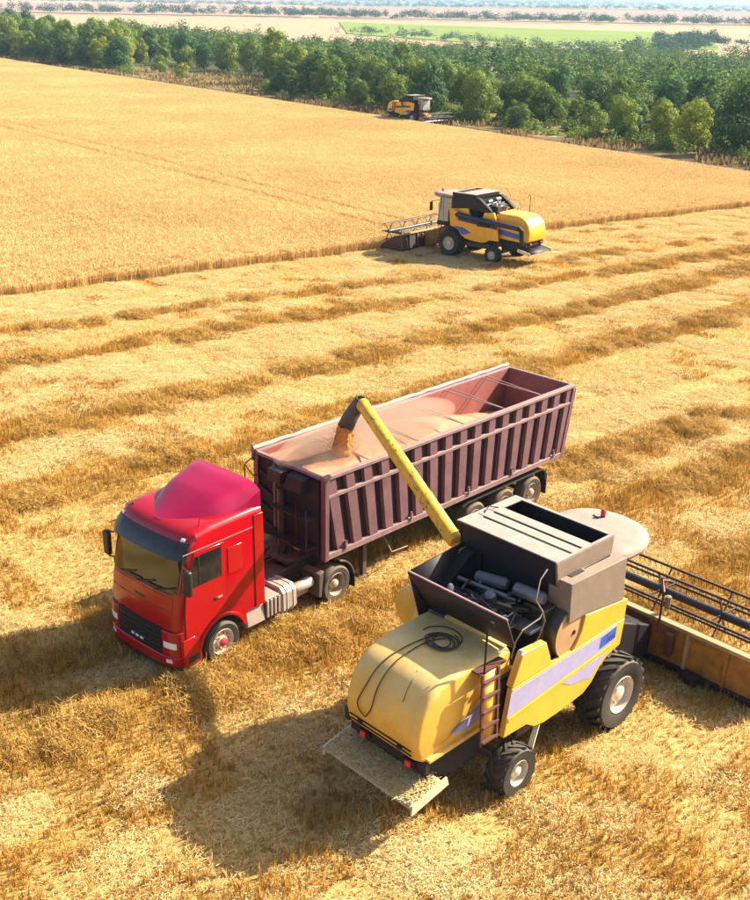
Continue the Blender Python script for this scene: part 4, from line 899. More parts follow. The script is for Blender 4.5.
# ------------------------------------------------------------------ combine harvesters
def build_combine(variant, loc, yaw, sc, label, hw=3.3):
    near = variant == 'near'; far = variant == 'far'
    T = empty('combine_harvester', loc, yaw, sc=sc)
    tag(T, label, 'combine', 'combine harvesters at work in the field')
    Y = M['yellow'] if near else M['yellow_deep']; YH = M['yellow_hood'] if near else M['yellow_deep']
    # ---- wheels and axles
    for s in (1, -1):
        wheel(T, (0, s * 1.55, .82), .82, .62, s, M['tyre'], M['rim_pale'], lugs=20, rimr=.50, dish=.10, nuts=8)
        wheel(T, (-3.14, s * 1.50, .53), .53, .44, s, M['tyre'], M['rim_pale'], lugs=15, rimr=.50, dish=.07, nuts=6)
    MB().b(-.16, .16, -1.0, 1.0, .68, .96).build('front_axle', M['chassis'], T, bevel=.03)
    MB().b(-3.24, -3.04, -1.1, 1.1, .50, .68).build('rear_axle', M['chassis'], T, bevel=.03)
    MB().b(-3.24, -3.04, -.3, .3, .6, 1.2).build('axle_pivot', M['chassis'], T)
    # ---- inner body
    MB().prism([(.45, 1.0), (.45, 2.7), (-3.2, 2.35), (-3.3, 1.45), (-2.4, 1.0)], 'y', -1.08, 1.08).build('threshing_body', M['bay'], T)
    MB().b(-2.6, -.6, -.95, .95, .72, 1.05).build('sieve_box', M['chassis'], T, bevel=.03)
    # ---- side panels with stripes
    for s in (1, -1):
        low = [(-3.30, 2.32), (-3.46, 1.36), (-2.80, 1.34), (-2.56, 1.18), (-2.27, 1.13), (-1.72, 1.15), (-1.05, 1.22), (-.80, 1.36), (-.56, 1.62), (-.30, 1.78), (.08, 1.86), (.16, 2.42), (-.14, 2.42)]
        p = MB().prism(low, 'y', s * 1.20, s * 1.32).build('side_panel', Y, T, bevel=.015)
        fr = MB().prism([(-.14, 2.42), (.16, 2.42), (.20, 2.85), (-1.20, 3.02), (-1.28, 2.72), (-1.42, 2.48), (-1.55, 2.37)], 'y', s * 1.18, s * 1.31).build('upper_panel', Y, T, bevel=.015)
        MB().prism([(-2.17, 2.36), (-2.22, 2.55), (-2.38, 2.92), (-3.03, 2.96), (-3.30, 2.34)], 'y', s * 1.16, s * 1.31).build('rear_panel', Y, T, bevel=.015)
        if near:
            MB().prism([(-3.33, 2.27), (-3.41, 1.78), (-1.8, 1.90), (-.14, 2.05), (-.10, 2.38)], 'y', s * 1.32, s * 1.327).build('stripe', M['stripe'], p)
            MB().prism([(-.62, 2.30), (-.66, 2.06), (-.14, 2.11), (-.11, 2.36)], 'y', s * 1.3275, s * 1.332).build('stripe_end', M['blue'], p)
            for i in range(4): MB().prism([(-.40 + i * .07, 2.23), (-.42 + i * .07, 2.12), (-.395 + i * .07, 2.12), (-.375 + i * .07, 2.23)], 'y', s * 1.3325, s * 1.335).build('lettering_stroke', M['navy'], p)
            MB().prism([(-1.82, 1.80), (-1.5, 1.62), (-1.15, 1.56), (-.86, 1.50), (-.62, 1.70), (-.34, 1.88), (-1.1, 1.84)], 'y', s * 1.32, s * 1.3275).build('swoosh', M['stripe'], p)
            MB().prism([(-3.36, 1.73), (-3.37, 1.66), (-.30, 1.93), (-.25, 2.0)], 'y', s * 1.3195, s * 1.334).build('moulding', Y, p)
        else:
            MB().prism([(-3.3, 2.25), (-3.4, 1.72), (-2.4, 1.62), (-.9, 1.7), (-.3, 2.0), (-.3, 2.2)], 'y', s * 1.32, s * 1.327).build('stripe', M['yellow_deep'], p)
            MB().prism([(-1.5, 1.62), (-.9, 1.42), (-.45, 1.72), (-.2, 1.88), (-.9, 1.86)], 'y', s * 1.32, s * 1.328).build('swoosh', M['blue'], p)
            MB().prism([(-3.32, 2.30), (-3.36, 2.02), (-.5, 2.25), (-.45, 2.5)], 'y', s * 1.32, s * 1.34).build('dark_band', M['navy'], p)
        # dark flank of the grain tank above the panels
        if near and s == -1:
            cb = MB().prism([(-1.72, 3.03), (-1.74, 3.86), (.02, 3.82), (.06, 2.88), (-1.18, 3.035)], 'y', -1.30, -.78).build('side_cabinet', M['tan'], T, bevel=.015)
            MB().b(-1.50, -1.12, -1.12, -.98, 3.84, 3.868).build('cabinet_slot', M['black'], cb)
            MB().b(-1.02, -.20, -1.06, -1.045, 3.83, 3.853).build('cabinet_seam', M['bay'], cb)
        else:
            MB().prism([(-1.25, 3.0), (-2.2, 2.92), (-2.9, 2.98), (-1.9, 3.66), (.0, 3.80), (.06, 2.86)], 'y', s * 1.0, s * 1.27).build('tank_side', M['bay'] if near else M['blackflat'], T, bevel=.015)
    # ---- grain tank with dusty folding cover
    MB().b(-1.66, -.08, -.98, 1.02, 2.6, 3.80).build('grain_tank', M['blackflat'], T)
    tank = MB(); HZ = 0 if near else -.34
    for a, b_, c, d in ((-1.76, -1.70, -1.00, 1.42), (-.14, -.08, -.90, 1.42)): tank.b(a, b_, c, d, 3.70, 4.205 + HZ)
    tank.b(-1.76, -.08, 1.36, 1.42, 3.70, 4.2 + HZ); tank.b(-1.76, -.08, -.96, -.90, 3.70, 4.2 + HZ)
    tank.build('tank_extension', M['bay'], T)
    fl = MB(); fl.b(-.75, -.14, -.98, 1.36, 3.81, 3.82); fl.build('tank_opening', M['blackflat'], T)
    for i, (a, b_) in enumerate(((-1.84, -1.38), (-1.31, -1.06), (-.99, -.76))):
        q = MB(); q.b(a, b_, -.98 + .02 * i, 1.42 - .04 * i, 4.207 + HZ, 4.235 + HZ); q.build('cover_plate', M['lid'], T, bevel=.008)
    cr = MB(); cr.b(-1.84, -.04, 1.22, 1.46, 4.206 + HZ, 4.226 + HZ); cr.b(-1.84, -.04, -1.0, -.94, 4.206 + HZ, 4.228 + HZ); cr.b(-.14, -.06, -.93, 1.44, 4.206 + HZ, 4.230 + HZ); cr.b(-.76, -.71, -1.0, 1.2, 4.206 + HZ, 4.229 + HZ); cr.build('cover_frame', M['lid'], T)
    if near: MB().prism([(-1.84, 4.20), (-1.76, 3.72), (-.10, 3.84), (-.06, 4.20)], 'y', -1.015, -.965).build('cover_side', M['tan'], T)
    if near: MB().tube([(-1.2, 1.30, 4.24), (-1.0, 1.36, 4.30), (-.8, 1.28, 4.24)], .014, 5).build('cover_latch', M['bay'], T)
    # ---- engine bay
    rw = MB(); (rw.add if near else (lambda *a: None))([(-3.46, 1.20, 3.74), (-3.46, -1.22, 3.74), (-3.10, -1.16, 3.02), (-3.10, 1.12, 3.02)], [(0, 1, 2, 3)]); rw.v and rw.build('bay_rear_wall', M['bay'], T, solid=.035)
    lw = MB(); (lw.add if near else (lambda *a: None))([(-3.44, 1.20, 3.75), (-1.70, 1.34, 3.76), (-1.70, 1.15, 2.36), (-3.10, 1.10, 2.36)], [(0, 1, 2, 3)]); lw.v and lw.build('bay_left_wall', M['bay'], T, solid=.03)
    MB().b(-3.3, -1.68, -1.05, 1.12, 2.36, 2.42).build('bay_floor', M['engine'], T)
    if near: MB().prism([(-3.47, 3.745), (-3.43, 3.745), (-3.43, 3.775), (-3.47, 3.775)], 'y', -1.22, 1.20).build('bay_rim', M['rail'], T)
    if near: MB().b(-1.73, -1.665, .88, 1.36, 2.3, 3.75).build('bay_front_plate', M['bay'], T)
    MB().b(-3.08, -1.74, -.55, .45, 2.42, 2.92).build('engine_block', M['engine'], T, bevel=.04)
    MB().b(-2.85, -1.95, -.30, .28, 2.92, 3.26).build('rocker_cover', M['engine'], T, bevel=.05)
    if not far:
        MB().lathe([(.001, 0), (.10, .01), (.125, .05), (.125, .62), (.09, .68), (.001, .69)], (-2.12, .66, 3.40), (.25, -1, .02), 16).build('air_cleaner', M['engine_blue'], T)
        MB().lathe([(.001, 0), (.11, .01), (.135, .04), (.135, .60), (.10, .66), (.001, .67)], (-2.02, -.22, 3.46), (.12, -1, -.02), 16).build('silencer', M['engine_grey'], T)
        MB().b(-3.18, -2.72, .52, .92, 2.42, 2.98).build('expansion_tank', M['engine'], T, bevel=.03)
        MB().b(-3.02, -2.50, .42, .90, 2.96, 3.26).build('battery', M['bay'], T, bevel=.02)
        MB().lathe([(.001, 0), (.05, 0), (.06, .03), (.06, .14), (.035, .19), (.001, .20)], (-2.80, .70, 3.26), (0, 0, 1), 12).build('filler_bottle', M['white'], T)
        MB().lathe([(.001, 0), (.10, 0), (.12, .05), (.12, .16), (.08, .2), (.001, .2)], (-2.40, .02, 3.24), (-.4, 0, 1), 14).build('turbocharger', M['engine_grey'], T)
        MB().b(-2.45, -1.86, -.98, -.42, 2.92, 3.0).build('radiator_duct', M['engine_grey'], T, bevel=.02)
        MB().b(-2.1, -1.1, -1.0, -.5, 2.4, 3.3).build('radiator_housing', M['engine'], T, bevel=.03)
        rg = random.Random(9); pb = MB()
        for i in range(46):
            a = Vector((rg.uniform(-3.0, -1.9), rg.uniform(-.7, .85), rg.uniform(3.0, 3.36))); b_ = Vector((rg.uniform(-3.0, -1.9), rg.uniform(-.7, .85), rg.uniform(2.95, 3.30))); m_ = (a + b_) / 2 + Vector((0, 0, rg.uniform(.04, .16)))
            pts = [a.lerp(m_, t).lerp(m_.lerp(b_, t), t) for t in lin(0, 1, 8)]; pb.tube(pts, rg.uniform(.010, .026), 6)
        pb.build('engine_hoses', M['engine'], T)
        pb = MB()
        for i in range(22):
            a = Vector((rg.uniform(-2.95, -1.9), rg.uniform(-.6, .8), rg.uniform(3.1, 3.36))); b_ = a + Vector((rg.uniform(-.3, .3), rg.uniform(-.3, .3), rg.uniform(-.03, .06))); pb.cyl(a, b_, rg.uniform(.018, .035), 8)
        pb.build('engine_fittings', M['engine_grey'], T)
        MB().cyl((-2.3, .95, 3.3), (-2.25, -.25, 3.36), .05, 10).build('exhaust_pipe', M['engine_grey'], T)
    # rotary dust screen on the right
    MB().lathe([(.545, 0), (.56, .02), (.56, .30), (.545, .32)], (-1.50, -1.27, 2.76), (0, 1, 0), 30).build('screen_drum', M['engine'], T)
    ds = MB().lathe([(.001, 0.0), (.06, .0), (.40, .028), (.545, .03)], (-1.50, -1.275, 2.76), (0, 1, 0), 30).build('rotary_screen', M['disc'], T)
    MB().lathe([(.001, -.015), (.045, -.015), (.05, .01)], (-1.50, -1.275, 2.76), (0, 1, 0), 12).build('screen_hub', M['bay'], ds)
    # ---- rear hood
    HP = [(-3.02, 1.50), (-5.10, 1.42), (-5.24, 1.52), (-5.30, 1.78), (-5.29, 2.08), (-5.20, 2.40), (-5.02, 2.66), (-4.78, 2.82), (-4.45, 2.90), (-3.9, 2.92), (-3.35, 2.92), (-3.02, 2.90)]
    ys = [-1, -.985, -.94, -.87, -.6, 0, .6, .87, .94, .985, 1]; P = []
    for v in ys:
        for x, z in HP:
            t = (x + 5.3) / 2.3; hw_ = .90 + .09 * max(0, min(1, t)) ; k = abs(v)
            ins = interp([(.87, 0), (.94, .022), (.985, .06), (1.0, .115)], k)
            zz = z - (ins * .8 if z > 2.0 else 0) ; xx = x + (ins * .8 if x < -4.6 else 0)
            P.append((xx, v * hw_, zz + (.03 * (1 - k * k) if z > 2.8 else 0)))
    m = len(HP); F = [(i * m + j, i * m + (j + 1) % m, (i + 1) * m + (j + 1) % m, (i + 1) * m + j) for i in range(10) for j in range(m)] + [tuple(range(m)), tuple(range(10 * m, 11 * m))]
    hood = MB().add(P, F).build('rear_hood', YH, T)
    MB().b(-3.14, -3.02, -.92, .92, 2.925, 2.965).build('hood_step', YH, T, bevel=.01)
    for s in (1, -1):
        if near:
            MB().prism([(-3.12, 2.28), (-3.12, 1.92), (-3.5, 1.80), (-4.1, 1.70), (-4.5, 1.78), (-4.0, 1.96), (-3.5, 2.16)], 'y', s * .955, s * 1.0).build('hood_stripe', M['stripe'], hood)
            MB().prism([(-3.04, 1.52), (-3.04, 1.60), (-4.3, 1.56), (-5.05, 1.50), (-5.05, 1.45)], 'y', s * .90, s * 1.003).build('hood_hem', YH, hood)
        else:
            MB().prism([(-3.1, 2.05), (-3.1, 1.75), (-4.8, 1.60), (-4.95, 1.82)], 'y', s * .90, s * 1.02).build('hood_band', M['blue'], hood)
    if near:
        for z, x in ((1.70, -5.315), (1.60, -5.30)): MB().b(x, x + .03, -.78, .78, z, z + .008).build('hood_seam', M['bay'], hood)
        for y in (-.5, .5): MB().b(-5.33, -5.29, y - .05, y + .05, 1.615, 1.685).build('hood_latch', M['bay'], hood, bevel=.008)
        for s in (1, -1): MB().tube([(-4.95, s * .945, 1.62), (-4.4, s * .962, 1.75), (-3.7, s * .985, 2.3), (-3.5, s * .99, 2.62)], .006, 4).build('hood_seam', M['wear'], hood)
    if near: MB().tube([(-4.72, -.32, 2.868), (-5.04, -.40, 2.665), (-5.17, -.42, 2.47)], .006, 4).build('hood_seam', M['bay'], hood)
    # chopper outlet, spreader plate, lamps
    MB().prism([(-3.3, 1.5), (-5.06, 1.44), (-5.02, 1.05), (-4.2, .78), (-3.4, .95)], 'y', -.88, .88).build('straw_chopper', M['blackflat'], T, bevel=.02)
    MB().b(-5.12, -5.0, -.96, .94, 1.20, 1.44).build('rear_bumper', M['bay'], T, bevel=.02)
    pl = MB(); pl.add([(-4.86, 1.12, 1.06), (-4.86, -1.10, 1.06), (-5.62, -1.14, .86), (-5.62, 1.16, .86)], [(0, 1, 2, 3)]); pl.build('spreader_plate', M['straw_plate'] if near else M['bay'], T, solid=.03)
    for s in (1, -1): MB().prism([(-4.70, .92), (-4.75, 1.10), (-5.60, .93), (-5.62, .74)], 'y', s * 1.12, s * 1.155).build('spreader_side', M['cream'], T)
    if near:
        sg = random.Random(4); B = []
        for i in range(2600):
            u = sg.random(); v = sg.uniform(-1.08, 1.1); b_ = Vector((-4.88 - .72 * u, v, 1.085 - .20 * u + sg.uniform(0, .035))); a = sg.uniform(0, 6.28); d = Vector((math.cos(a), math.sin(a), sg.gauss(0, .15))) * sg.uniform(.05, .16)
            B.append((b_, b_ + d, Vector((-d.y, d.x, 0)).normalized() * .008, min(1, max(0, sg.gauss(.5, .25)))))
        ob = blades_mesh('chaff_litter', B, M['chaff']); col.objects.link(ob); ob.parent = T; ob['kind'] = 'stuff'
    for y in (.52, -.62):
        MB().b(-5.18, -5.12, y - .13, y + .13, 1.26, 1.38).build('lamp_bar', M['bay'], T)
        MB().b(-5.23, -5.18, y - .06, y + .06, 1.27, 1.38).build('tail_lamp', M['lampred'], T, bevel=.012)
    MB().b(-5.1, -4.9, 1.0, 1.14, 1.30, 1.58).build('lamp_bracket', M['black'], T, bevel=.02)
    # ---- rear ladder and hand rails on the right
    lx = (-3.98, -3.56)
    for x in lx: MB().beam((x, -1.18, 2.86), (x - .06, -1.28, 1.45), .04, .05).build('ladder_rail', M['ladder'], T)
    for i in range(5):
        f = i / 4; z = 2.70 - f * 1.18; y = -1.19 - .085 * f; MB().beam((lx[0] - .05 * f, y, z), (lx[1] - .05 * f, y, z), .11, .035).build('ladder_rung', M['ladder'], T)
    MB().add([(-3.97, -1.165, 2.84), (-3.57, -1.165, 2.84), (-3.61, -1.245, 1.50), (-4.01, -1.245, 1.50)], [(0, 1, 2, 3)]).build('ladder_board', Y, T, solid=.012)
    MB().b(-4.0, -3.3, -1.14, -.9, 2.82, 2.86).build('ladder_landing', M['ladder'], T)
    MB().tube([(-3.90, -1.14, 2.84), (-3.90, -1.16, 3.75), (-3.84, -1.16, 3.86), (-3.76, -1.16, 3.80), (-3.74, -1.15, 3.66)], .020, 6).build('hand_rail', M['bay'], T)
    MB().tube([(-3.25, -1.2, 2.9), (-3.18, -1.22, 3.22), (-3.04, -1.24, 3.40), (-2.52, -1.22, 3.44), (-2.42, -1.2, 3.52), (-2.52, -1.1, 3.75), (-2.30, -1.0, 4.05), (-2.05, -.95, 4.15)], .015, 6).build('hand_rail', M['tan'], T)
    MB().tube([(-2.42, -1.2, 3.5), (-2.36, -1.22, 3.3), (-2.5, -1.22, 3.05), (-2.55, -1.2, 2.95)], .014, 6).build('hand_rail', M['tan'], T)
    MB().lathe([(.001, 0), (.05, .0), (.055, .03), (.05, .08), (.001, .09)], (-3.06, -1.32, 2.98), (0, 1, 0), 12).build('reflector', M['amber'] if not near else M['rim_pale'], T)
    MB().beam((-2.30, -1.22, 1.18), (-2.78, -1.40, .70), .10, .05).build('support_arm', M['cream'], T)
    # ---- fuel tank on the left
    if near: MB().lathe([(.001, 0), (.30, .0), (.42, .03), (.445, .10), (.445, 1.05), (.40, 1.12), (.001, 1.13)], (-3.02, 1.56, 2.60), (1, 0, 0), 28).build('fuel_tank', YH if near else M['yellow_deep'], T)
    MB().b(-2.8, -2.0, 1.1, 1.5, 2.1, 2.25).build('tank_cradle', M['bay'], T)
    # ---- unloading auger
    if near:
        a = Vector((-1.80, 1.38, 3.62)); b_ = Vector((.46, 6.68, 4.73)); d = (b_ - a).normalized()
        au = MB().tube([a + d * .20, a + d * .26, b_], [.12, .165, .155], 20).build('unloading_auger', M['auger'], T)
        for t in (.07, .30, .62, .985): c = a.lerp(b_, t); MB().tube([c - d * .03, c + d * .03], .174 if t < .5 else .168, 20).build('auger_band', M['auger'], au)
        wr = MB(); rg = random.Random(3); u, w, _ = frame(d)
        for i in range(46):
            t = rg.uniform(.08, .95); an = rg.gauss(math.pi * 1.2, .9); c = a.lerp(b_, t); rad = .165 - .010 * t + .003; L = rg.uniform(.02, .09); da = rg.uniform(.05, .16)
            q = [c + d * x + (u * math.cos(an + y) + w * math.sin(an + y)) * rad for x, y in ((-L, 0), (0, -da), (L, 0), (0, da))]; wr.add(q, [(0, 1, 2, 3)])
        wr.build('wear_patch', M['wear'], au, smooth=False, fix=False)
        sp = Vector((.12, 6.92, 4.12)); c0 = b_ + d * .02
        dd = (sp - c0)
        MB().tube([c0 + Vector((0, 0, .12)), c0.lerp(sp, .25) + d * .10, c0.lerp(sp, .6) + d * .08, sp], [.14, .17, .185, .20], 14, cap=False).build('auger_spout', M['chassis'], T, solid=.012)
        MB().lathe([(.001, 0), (.15, 0), (.19, .05), (.19, .30), (.15, .36), (.001, .37)], (-1.80, 1.38, 3.30), (0, 0, 1), 16).build('auger_elbow', M['auger'], T)
    else:
        au = MB().tube([(-.45, 1.50, 2.62), (-4.9, 1.46, 2.30)], .14, 12).build('unloading_auger', M['navy'], T)
        MB().tube([(-4.9, 1.46, 2.36), (-5.15, 1.46, 2.2), (-5.2, 1.46, 1.6)], [.14, .16, .15], 12).build('auger_spout', M['blackflat'], T)
        MB().lathe([(.001, 0), (.19, 0), (.19, .5), (.001, .5)], (-.4, 1.46, 2.35), (0, 0, 1), 14).build('auger_elbow', M['yellow_deep'], T)
    # ---- driver's cab
    MB().prism([(.30, 1.95), (.30, 3.42), (1.14, 3.42), (1.36, 2.9), (1.30, 1.95)], 'y', -.48, .94).build('cab_glass', M['glass'] if near else M['cabglass'], T, bevel=.04)
    for y in (-.49, .95):
        for x0, x1 in ((.32, .32), (.95, .95)): MB().beam((x0, y, 1.9), (x1, y, 3.45), .06, .05).build('cab_pillar', M['rim_pale'] if not near else M['bay'], T)
        MB().beam((1.31, y, 1.95), (1.14, y, 3.45), .06, .05).build('cab_pillar', M['rim_pale'] if not near else M['bay'], T)
    MB().b(.2, 1.35, -.52, 1.0, 1.72, 1.95).build('cab_floor', M['bay'], T, bevel=.03)
    nn = 40; P = []
    for z, q in ((3.42, .96), (3.50, 1.0), (3.58, .98), (3.63, .92), (3.655, .70)):
        for i in range(nn):
            a = 2 * math.pi * i / nn; c_, s_ = math.cos(a), math.sin(a); e = .55
            x = 1.02 + (.98 if c_ > 0 else .95) * q * math.copysign(abs(c_) ** e, c_) ; y = .08 + 1.10 * q * math.copysign(abs(s_) ** e, s_)
            if c_ > 0: x -= .40 * (abs(y - .08) / 1.10) ** 2
            P.append((x, y, z))
    F = [(r_ * nn + i, r_ * nn + (i + 1) % nn, (r_ + 1) * nn + (i + 1) % nn, (r_ + 1) * nn + i) for r_ in range(4) for i in range(nn)] + [tuple(range(nn))[::-1], tuple(range(4 * nn, 5 * nn))]
    rf = MB().add(P, F).build('cab_roof', M['roofcab'], T)
    bc = MB().cyl((1.50, .30, 3.655), (1.50, .30, 3.70), .05, 12).build('beacon_base', M['black'], rf)
    MB().lathe([(.055, 0), (.055, .09), (.03, .13), (.001, .135)], (1.50, .30, 3.70), (0, 0, 1), 12).build('beacon', M['lampred'], rf)
    MB().tube([(1.35, .30, 3.67), (1.40, .48, 3.67)], .012, 5).build('beacon_cable', M['black'], rf)
    for y in (1.42,):
        MB().tube([(1.25, math.copysign(.95, y), 3.2), (1.5, y, 3.15)], .02, 5).build('mirror_arm', M['black'], T); MB().b(1.46, 1.54, y - .12, y + .12, 2.6, 3.12).build('mirror', M['black'], T, bevel=.02)
    # front ladder on the left
    for x in (.55, .95): MB().beam((x, 1.0, 1.9), (x, 1.45, .6), .04, .05).build('cab_ladder_rail', M['ladder'], T)
    for i in range(4): MB().beam((.55, 1.08 + i * .1, 1.65 - i * .3), (.95, 1.08 + i * .1, 1.65 - i * .3), .12, .03).build('cab_ladder_rung', M['ladder'], T)
    # ---- feeder house and header
    MB().prism([(.3, 1.1), (.45, 1.9), (2.62, .95), (2.55, .25), (2.2, .22)], 'y', -.55, .62).build('feeder_house', M['bay'] if near else M['header_back'], T, bevel=.03)
    hx = 2.66
    npan = 7; bounds = lin(-hw, hw, npan + 1)
    for i in range(npan):
        a, b_ = bounds[i] + .03, bounds[i + 1] - .03
        MB().prism([(hx, .22), (hx + .10, 1.05), (hx + .06, 1.05), (hx - .04, .24)], 'y', a, b_).build('back_panel', M['header_back'] if near else M['reel'], T)
    for i in range(npan + 1):
        y = bounds[i]; MB().prism([(hx - .10, .16), (hx - .02, 1.06), (hx + .10, 1.06), (hx + .03, .16)], 'y', y - .035, y + .035).build('back_rib', M['header_back'] if i % 2 else (M['header_beam'] if near else M['reel']), T)
    MB().b(hx - .02, hx + .17, -hw, hw, 1.06, 1.15).build('top_beam', M['header_beam'], T, bevel=.015)
    MB().b(hx - .12, hx + .06, -hw, hw, .10, .24).build('bottom_beam', M['bay'], T, bevel=.02)
    MB().prism([(hx, .16), (hx + 1.25, .10), (hx + 1.25, .13), (hx, .22)], 'y', -hw, hw).build('cutter_table', M['header_back'] if near else M['reel'], T)
    MB().cyl((hx + .45, -hw, .50), (hx + .45, hw, .50), .18, 14).build('intake_auger', M['engine_grey'], T)
    hb = MB()
    for s in (1, -1):
        n_ = int(hw * 9); pts = [(hx + .45 + .27 * math.cos(i * .9 * s), s * (.3 + (hw - .35) * i / n_), .50 + .27 * math.sin(i * .9 * s)) for i in range(n_)]; hb.tube(pts, .025, 4)
    hb.build('auger_flight', M['engine_grey'], T)
    for s in (1, -1):
        MB().prism([(hx - .1, .12), (hx - .02, 1.1), (hx + .5, 1.0), (hx + 1.5, .35), (hx + 2.0, .12), (hx + 1.5, .06)], 'y', s * hw, s * (hw + .10)).build('end_divider', M['ladder'] if not far else M['header_back'], T, bevel=.02)
        MB().beam((hx + .1, s * (hw - .1), 1.2), (hx + 1.35, s * (hw - .1), 1.18), .09, .12).build('reel_arm', M['reel'], T)
    # small dusty parts on the back of the header
    for y in (-1.05, .9): MB().b(hx - .22, hx - .04, y - .09, y + .09, .45, 1.0).build('header_hook', M['ladder'], T, bevel=.02)
    MB().tube([(hx - .16, -.75, .9), (hx - .1, -.75, 1.9), (hx + .12, -.55, 2.02), (hx + .5, -.52, 1.85)], .03, 6).build('hydraulic_stay', M['ladder'], T)
    MB().lathe([(.001, 0), (.06, 0), (.07, .3), (.001, .32)], (hx + .36, -.62, 1.25), (0, 0, 1), 12).build('reel_motor', M['tan'], T)
    MB().b(hx - .35, hx - .1, -1.9, -1.5, .12, .30).build('skid', M['bay'], T)
    # reel: tube, six tine bars on spider arms
    c = Vector((hx + 1.14, 0, 1.18)); RR = .57
    MB().cyl((c.x, -hw + .12, c.z), (c.x, hw - .12, c.z), .10, 12).build('reel_tube', M['reel_tube'], T)
    for i in range(6):
        a = R(54 + 60 * i); bx = c.x + RR * math.cos(a); bz = c.z + RR * math.sin(a)
        br = MB().cyl((bx, -hw + .12, bz), (bx, hw - .12, bz), .033, 6).build('reel_bar', M['reel'], T)
        tn = MB(); n_ = int(hw * 2 / .15)
        for k in range(n_): y = -hw + .16 + k * .15; tn.add([(bx, y - .008, bz), (bx, y + .008, bz), (bx + .07, y + .005, bz - .19), (bx + .07, y - .005, bz - .19)], [(0, 1, 2, 3)])
        if not far: tn.build('tines', M['reel'], br, smooth=False, fix=False)
    ns = 5
    for j in range(ns):
        y = -hw + .2 + (2 * hw - .4) * j / (ns - 1); sp = MB()
        for i in range(6):
            a = R(54 + 60 * i); sp.beam((c.x, y, c.z), (c.x + RR * math.cos(a), y, c.z + RR * math.sin(a)), .025, .05)
        sp.build('reel_spider', M['reel'], T)
    return T

NEAR_YAW = R(44)
COMB = build_combine('near', (3.981, 19.764, 0), NEAR_YAW, 1.0, 'nearest yellow combine seen from behind, its tube reaching over the trailer')
build_combine('mid', (5.15, 66.6, 0), R(139.5), .99, 'yellow combine with navy side band at the edge of the uncut wheat', hw=2.8)
build_combine('far', (5.0, 152.5, 0), R(-42), .92, 'small distant yellow combine in front of the tree belt', hw=3.0)

# hose coiled on the hood of the nearest combine
def build_hose():
    mb = MB(); rg = random.Random(12); top = lambda x, y: 2.955 - .12 * max(0, (-4.4 - x)) ** 1.6 * 2
    cx, cy = -3.85, -.08; pts = []
    for i in range(150):
        a = i * .21; r = .235 + .045 * math.sin(i * .137) + .02 * math.sin(i * .41); ox = .03 * math.sin(i * .05); pts.append((cx + ox + r * math.cos(a), cy + r * 1.05 * math.sin(a) + .03 * math.cos(i * .07), 2.968 + .010 * (i // 30) + .006 * math.sin(i * .9)))
    mb.tube(pts, .013, 5)
    big = [(cx + .12 + .36 * math.cos(a) , cy + .13 + .40 * math.sin(a), 2.965) for a in lin(R(170), R(460), 30)]; mb.tube(big, .012, 5)
    # the loop that hangs down over the back of the hood
    prof = [(-4.0, 2.97), (-4.45, 2.945), (-4.78, 2.865), (-5.04, 2.69), (-5.225, 2.42), (-5.318, 2.10), (-5.33, 1.94)]
    L = [(x, .22 + .055 * i + (.05 if i > 4 else 0) - (.10 if i == 6 else 0), z) for i, (x, z) in enumerate(prof)]; Rr = [(x, .10 + .020 * i + (.06 if i == 6 else 0), z) for i, (x, z) in enumerate(prof)]
    path = [Vector(p) for p in [(cx + .15, cy + .2, 2.97)] + L + [(-5.335, .34, 1.86)] + Rr[::-1] + [(cx + .2, cy, 2.975)]]
    sm = []
    for i in range(len(path) - 1):
        p0 = path[max(i - 1, 0)]; p1 = path[i]; p2 = path[i + 1]; p3 = path[min(i + 2, len(path) - 1)]
        for t in (0, .25, .5, .75): sm.append(.5 * ((2 * p1) + (-p0 + p2) * t + (2 * p0 - 5 * p1 + 4 * p2 - p3) * t * t + (-p0 + 3 * p1 - 3 * p2 + p3) * t ** 3))
    mb.tube(sm, .013, 5)
    o = mb.build('coiled_hose', M['hose']); o.location = COMB.location; o.rotation_euler = COMB.rotation_euler
    tag(o, 'thin black hose coiled on the dusty yellow rear hood', 'hose')
build_hose()

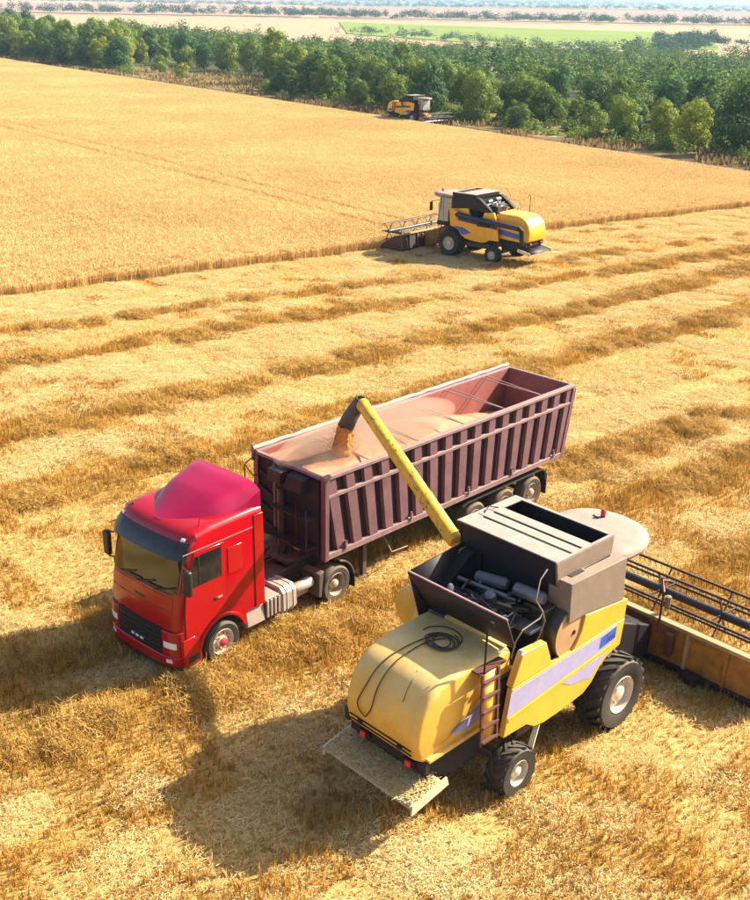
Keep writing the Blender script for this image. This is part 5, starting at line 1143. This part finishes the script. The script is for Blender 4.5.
# grain falling from the spout
def build_stream():
    rg = random.Random(8); bpy.context.view_layer.update()
    cm = Matrix.Translation(COMB.location) @ Matrix.Rotation(NEAR_YAW, 4, 'Z'); tm = (Matrix.Translation(TRAILER.location) @ Matrix.Rotation(TRUCK_YAW + ART, 4, 'Z'))
    p0 = cm @ Vector((.12, 6.92, 4.17)); loc_ = tm.inverted() @ p0; print('spout in trailer frame', loc_)
    zt = GZ(loc_.x - .1, loc_.y - .1)
    p1 = tm @ Vector((loc_.x - .04, loc_.y - .14, zt - .03))
    mb = MB(); P = []; n = 18; m = 12
    for i in range(m):
        t = i / (m - 1); c = p0.lerp(p1, t) + Vector((0, 0, .04 * math.sin(t * 3.1))); r = .17 + .09 * t
        for k in range(n):
            a = 2 * math.pi * k / n; q = r * (1 + .2 * noise.noise((math.cos(a) * 2, math.sin(a) * 2, t * 1.5)) + .07 * rg.gauss(0, 1)); P.append((c.x + q * math.cos(a), c.y + q * math.sin(a), c.z + .02 * rg.gauss(0, 1)))
    mb.add(P, [(i * n + k, i * n + (k + 1) % n, (i + 1) * n + (k + 1) % n, (i + 1) * n + k) for i in range(m - 1) for k in range(n)])
    for i in range(5200):
        t = rg.random(); c = p0.lerp(p1, t); r = abs(rg.gauss(0, 1)) * (.14 + .13 * t); a = rg.uniform(0, 6.28); s = rg.uniform(.004, .010); c = c + Vector((r * math.cos(a), r * math.sin(a), 0))
        mb.add([c + Vector((s, 0, -s)), c + Vector((-s * .5, s * .8, -s)), c + Vector((-s * .5, -s * .8, -s)), c + Vector((0, 0, s * 2))], [(0, 1, 3), (1, 2, 3), (2, 0, 3)])
    o = mb.build('falling_grain', M['grain_fall'], smooth=False, fix=False)
    tag(o, 'stream of brown grain pouring from the spout into the trailer', 'grain', kind='stuff')
    return p0, p1
ST0, ST1 = build_stream()
# ------------------------------------------------------------------ air: thin haze over the country, grain dust over the trailer
def volume_box(name, x0, x1, y0, y1, z0, z1, color, dens, label, aniso=.2):
    m = bpy.data.materials.new(name + '_air'); m.use_nodes = True; n = m.node_tree.nodes; l = m.node_tree.links
    n.remove(n['Principled BSDF']); v = n.new('ShaderNodeVolumePrincipled'); v.inputs['Color'].default_value = (*color, 1); v.inputs['Density'].default_value = dens; v.inputs['Anisotropy'].default_value = aniso
    l.new(v.outputs[0], n['Material Output'].inputs['Volume'])
    o = MB().b(x0, x1, y0, y1, z0, z1).build(name, m, smooth=False); tag(o, label, 'haze', kind='stuff'); return o, m
volume_box('haze', -9000, 9000, -60, 9000, -9, 95, (.50, .74, 1.0), .00016, 'thin bluish haze over the far trees and fields', .1)

def build_dust():
    m = bpy.data.materials.new('grain_dust_air'); m.use_nodes = True; n = m.node_tree.nodes; l = m.node_tree.links
    n.remove(n['Principled BSDF']); v = n.new('ShaderNodeVolumePrincipled'); v.inputs['Color'].default_value = (1.0, .68, .50, 1); v.inputs['Density'].default_value = .75
    l.new(v.outputs[0], n['Material Output'].inputs['Volume'])
    mb = MB(); P = []; nn = 24; mm = 14
    mb.lathe([(max(.002, math.sin(math.pi * i / mm)), -math.cos(math.pi * i / mm)) for i in range(mm + 1)], (0, 0, 0), (0, 0, 1), nn, cap=True)
    o = mb.build('grain_dust', m); o.location = TRAILER.matrix_basis @ Vector((-3.0, -.10, 3.50)); o.rotation_euler = TRAILER.rotation_euler; o.scale = (3.2, 1.02, .52)
    tag(o, 'soft cloud of dust over the grain being poured', 'dust', kind='stuff')
build_dust()
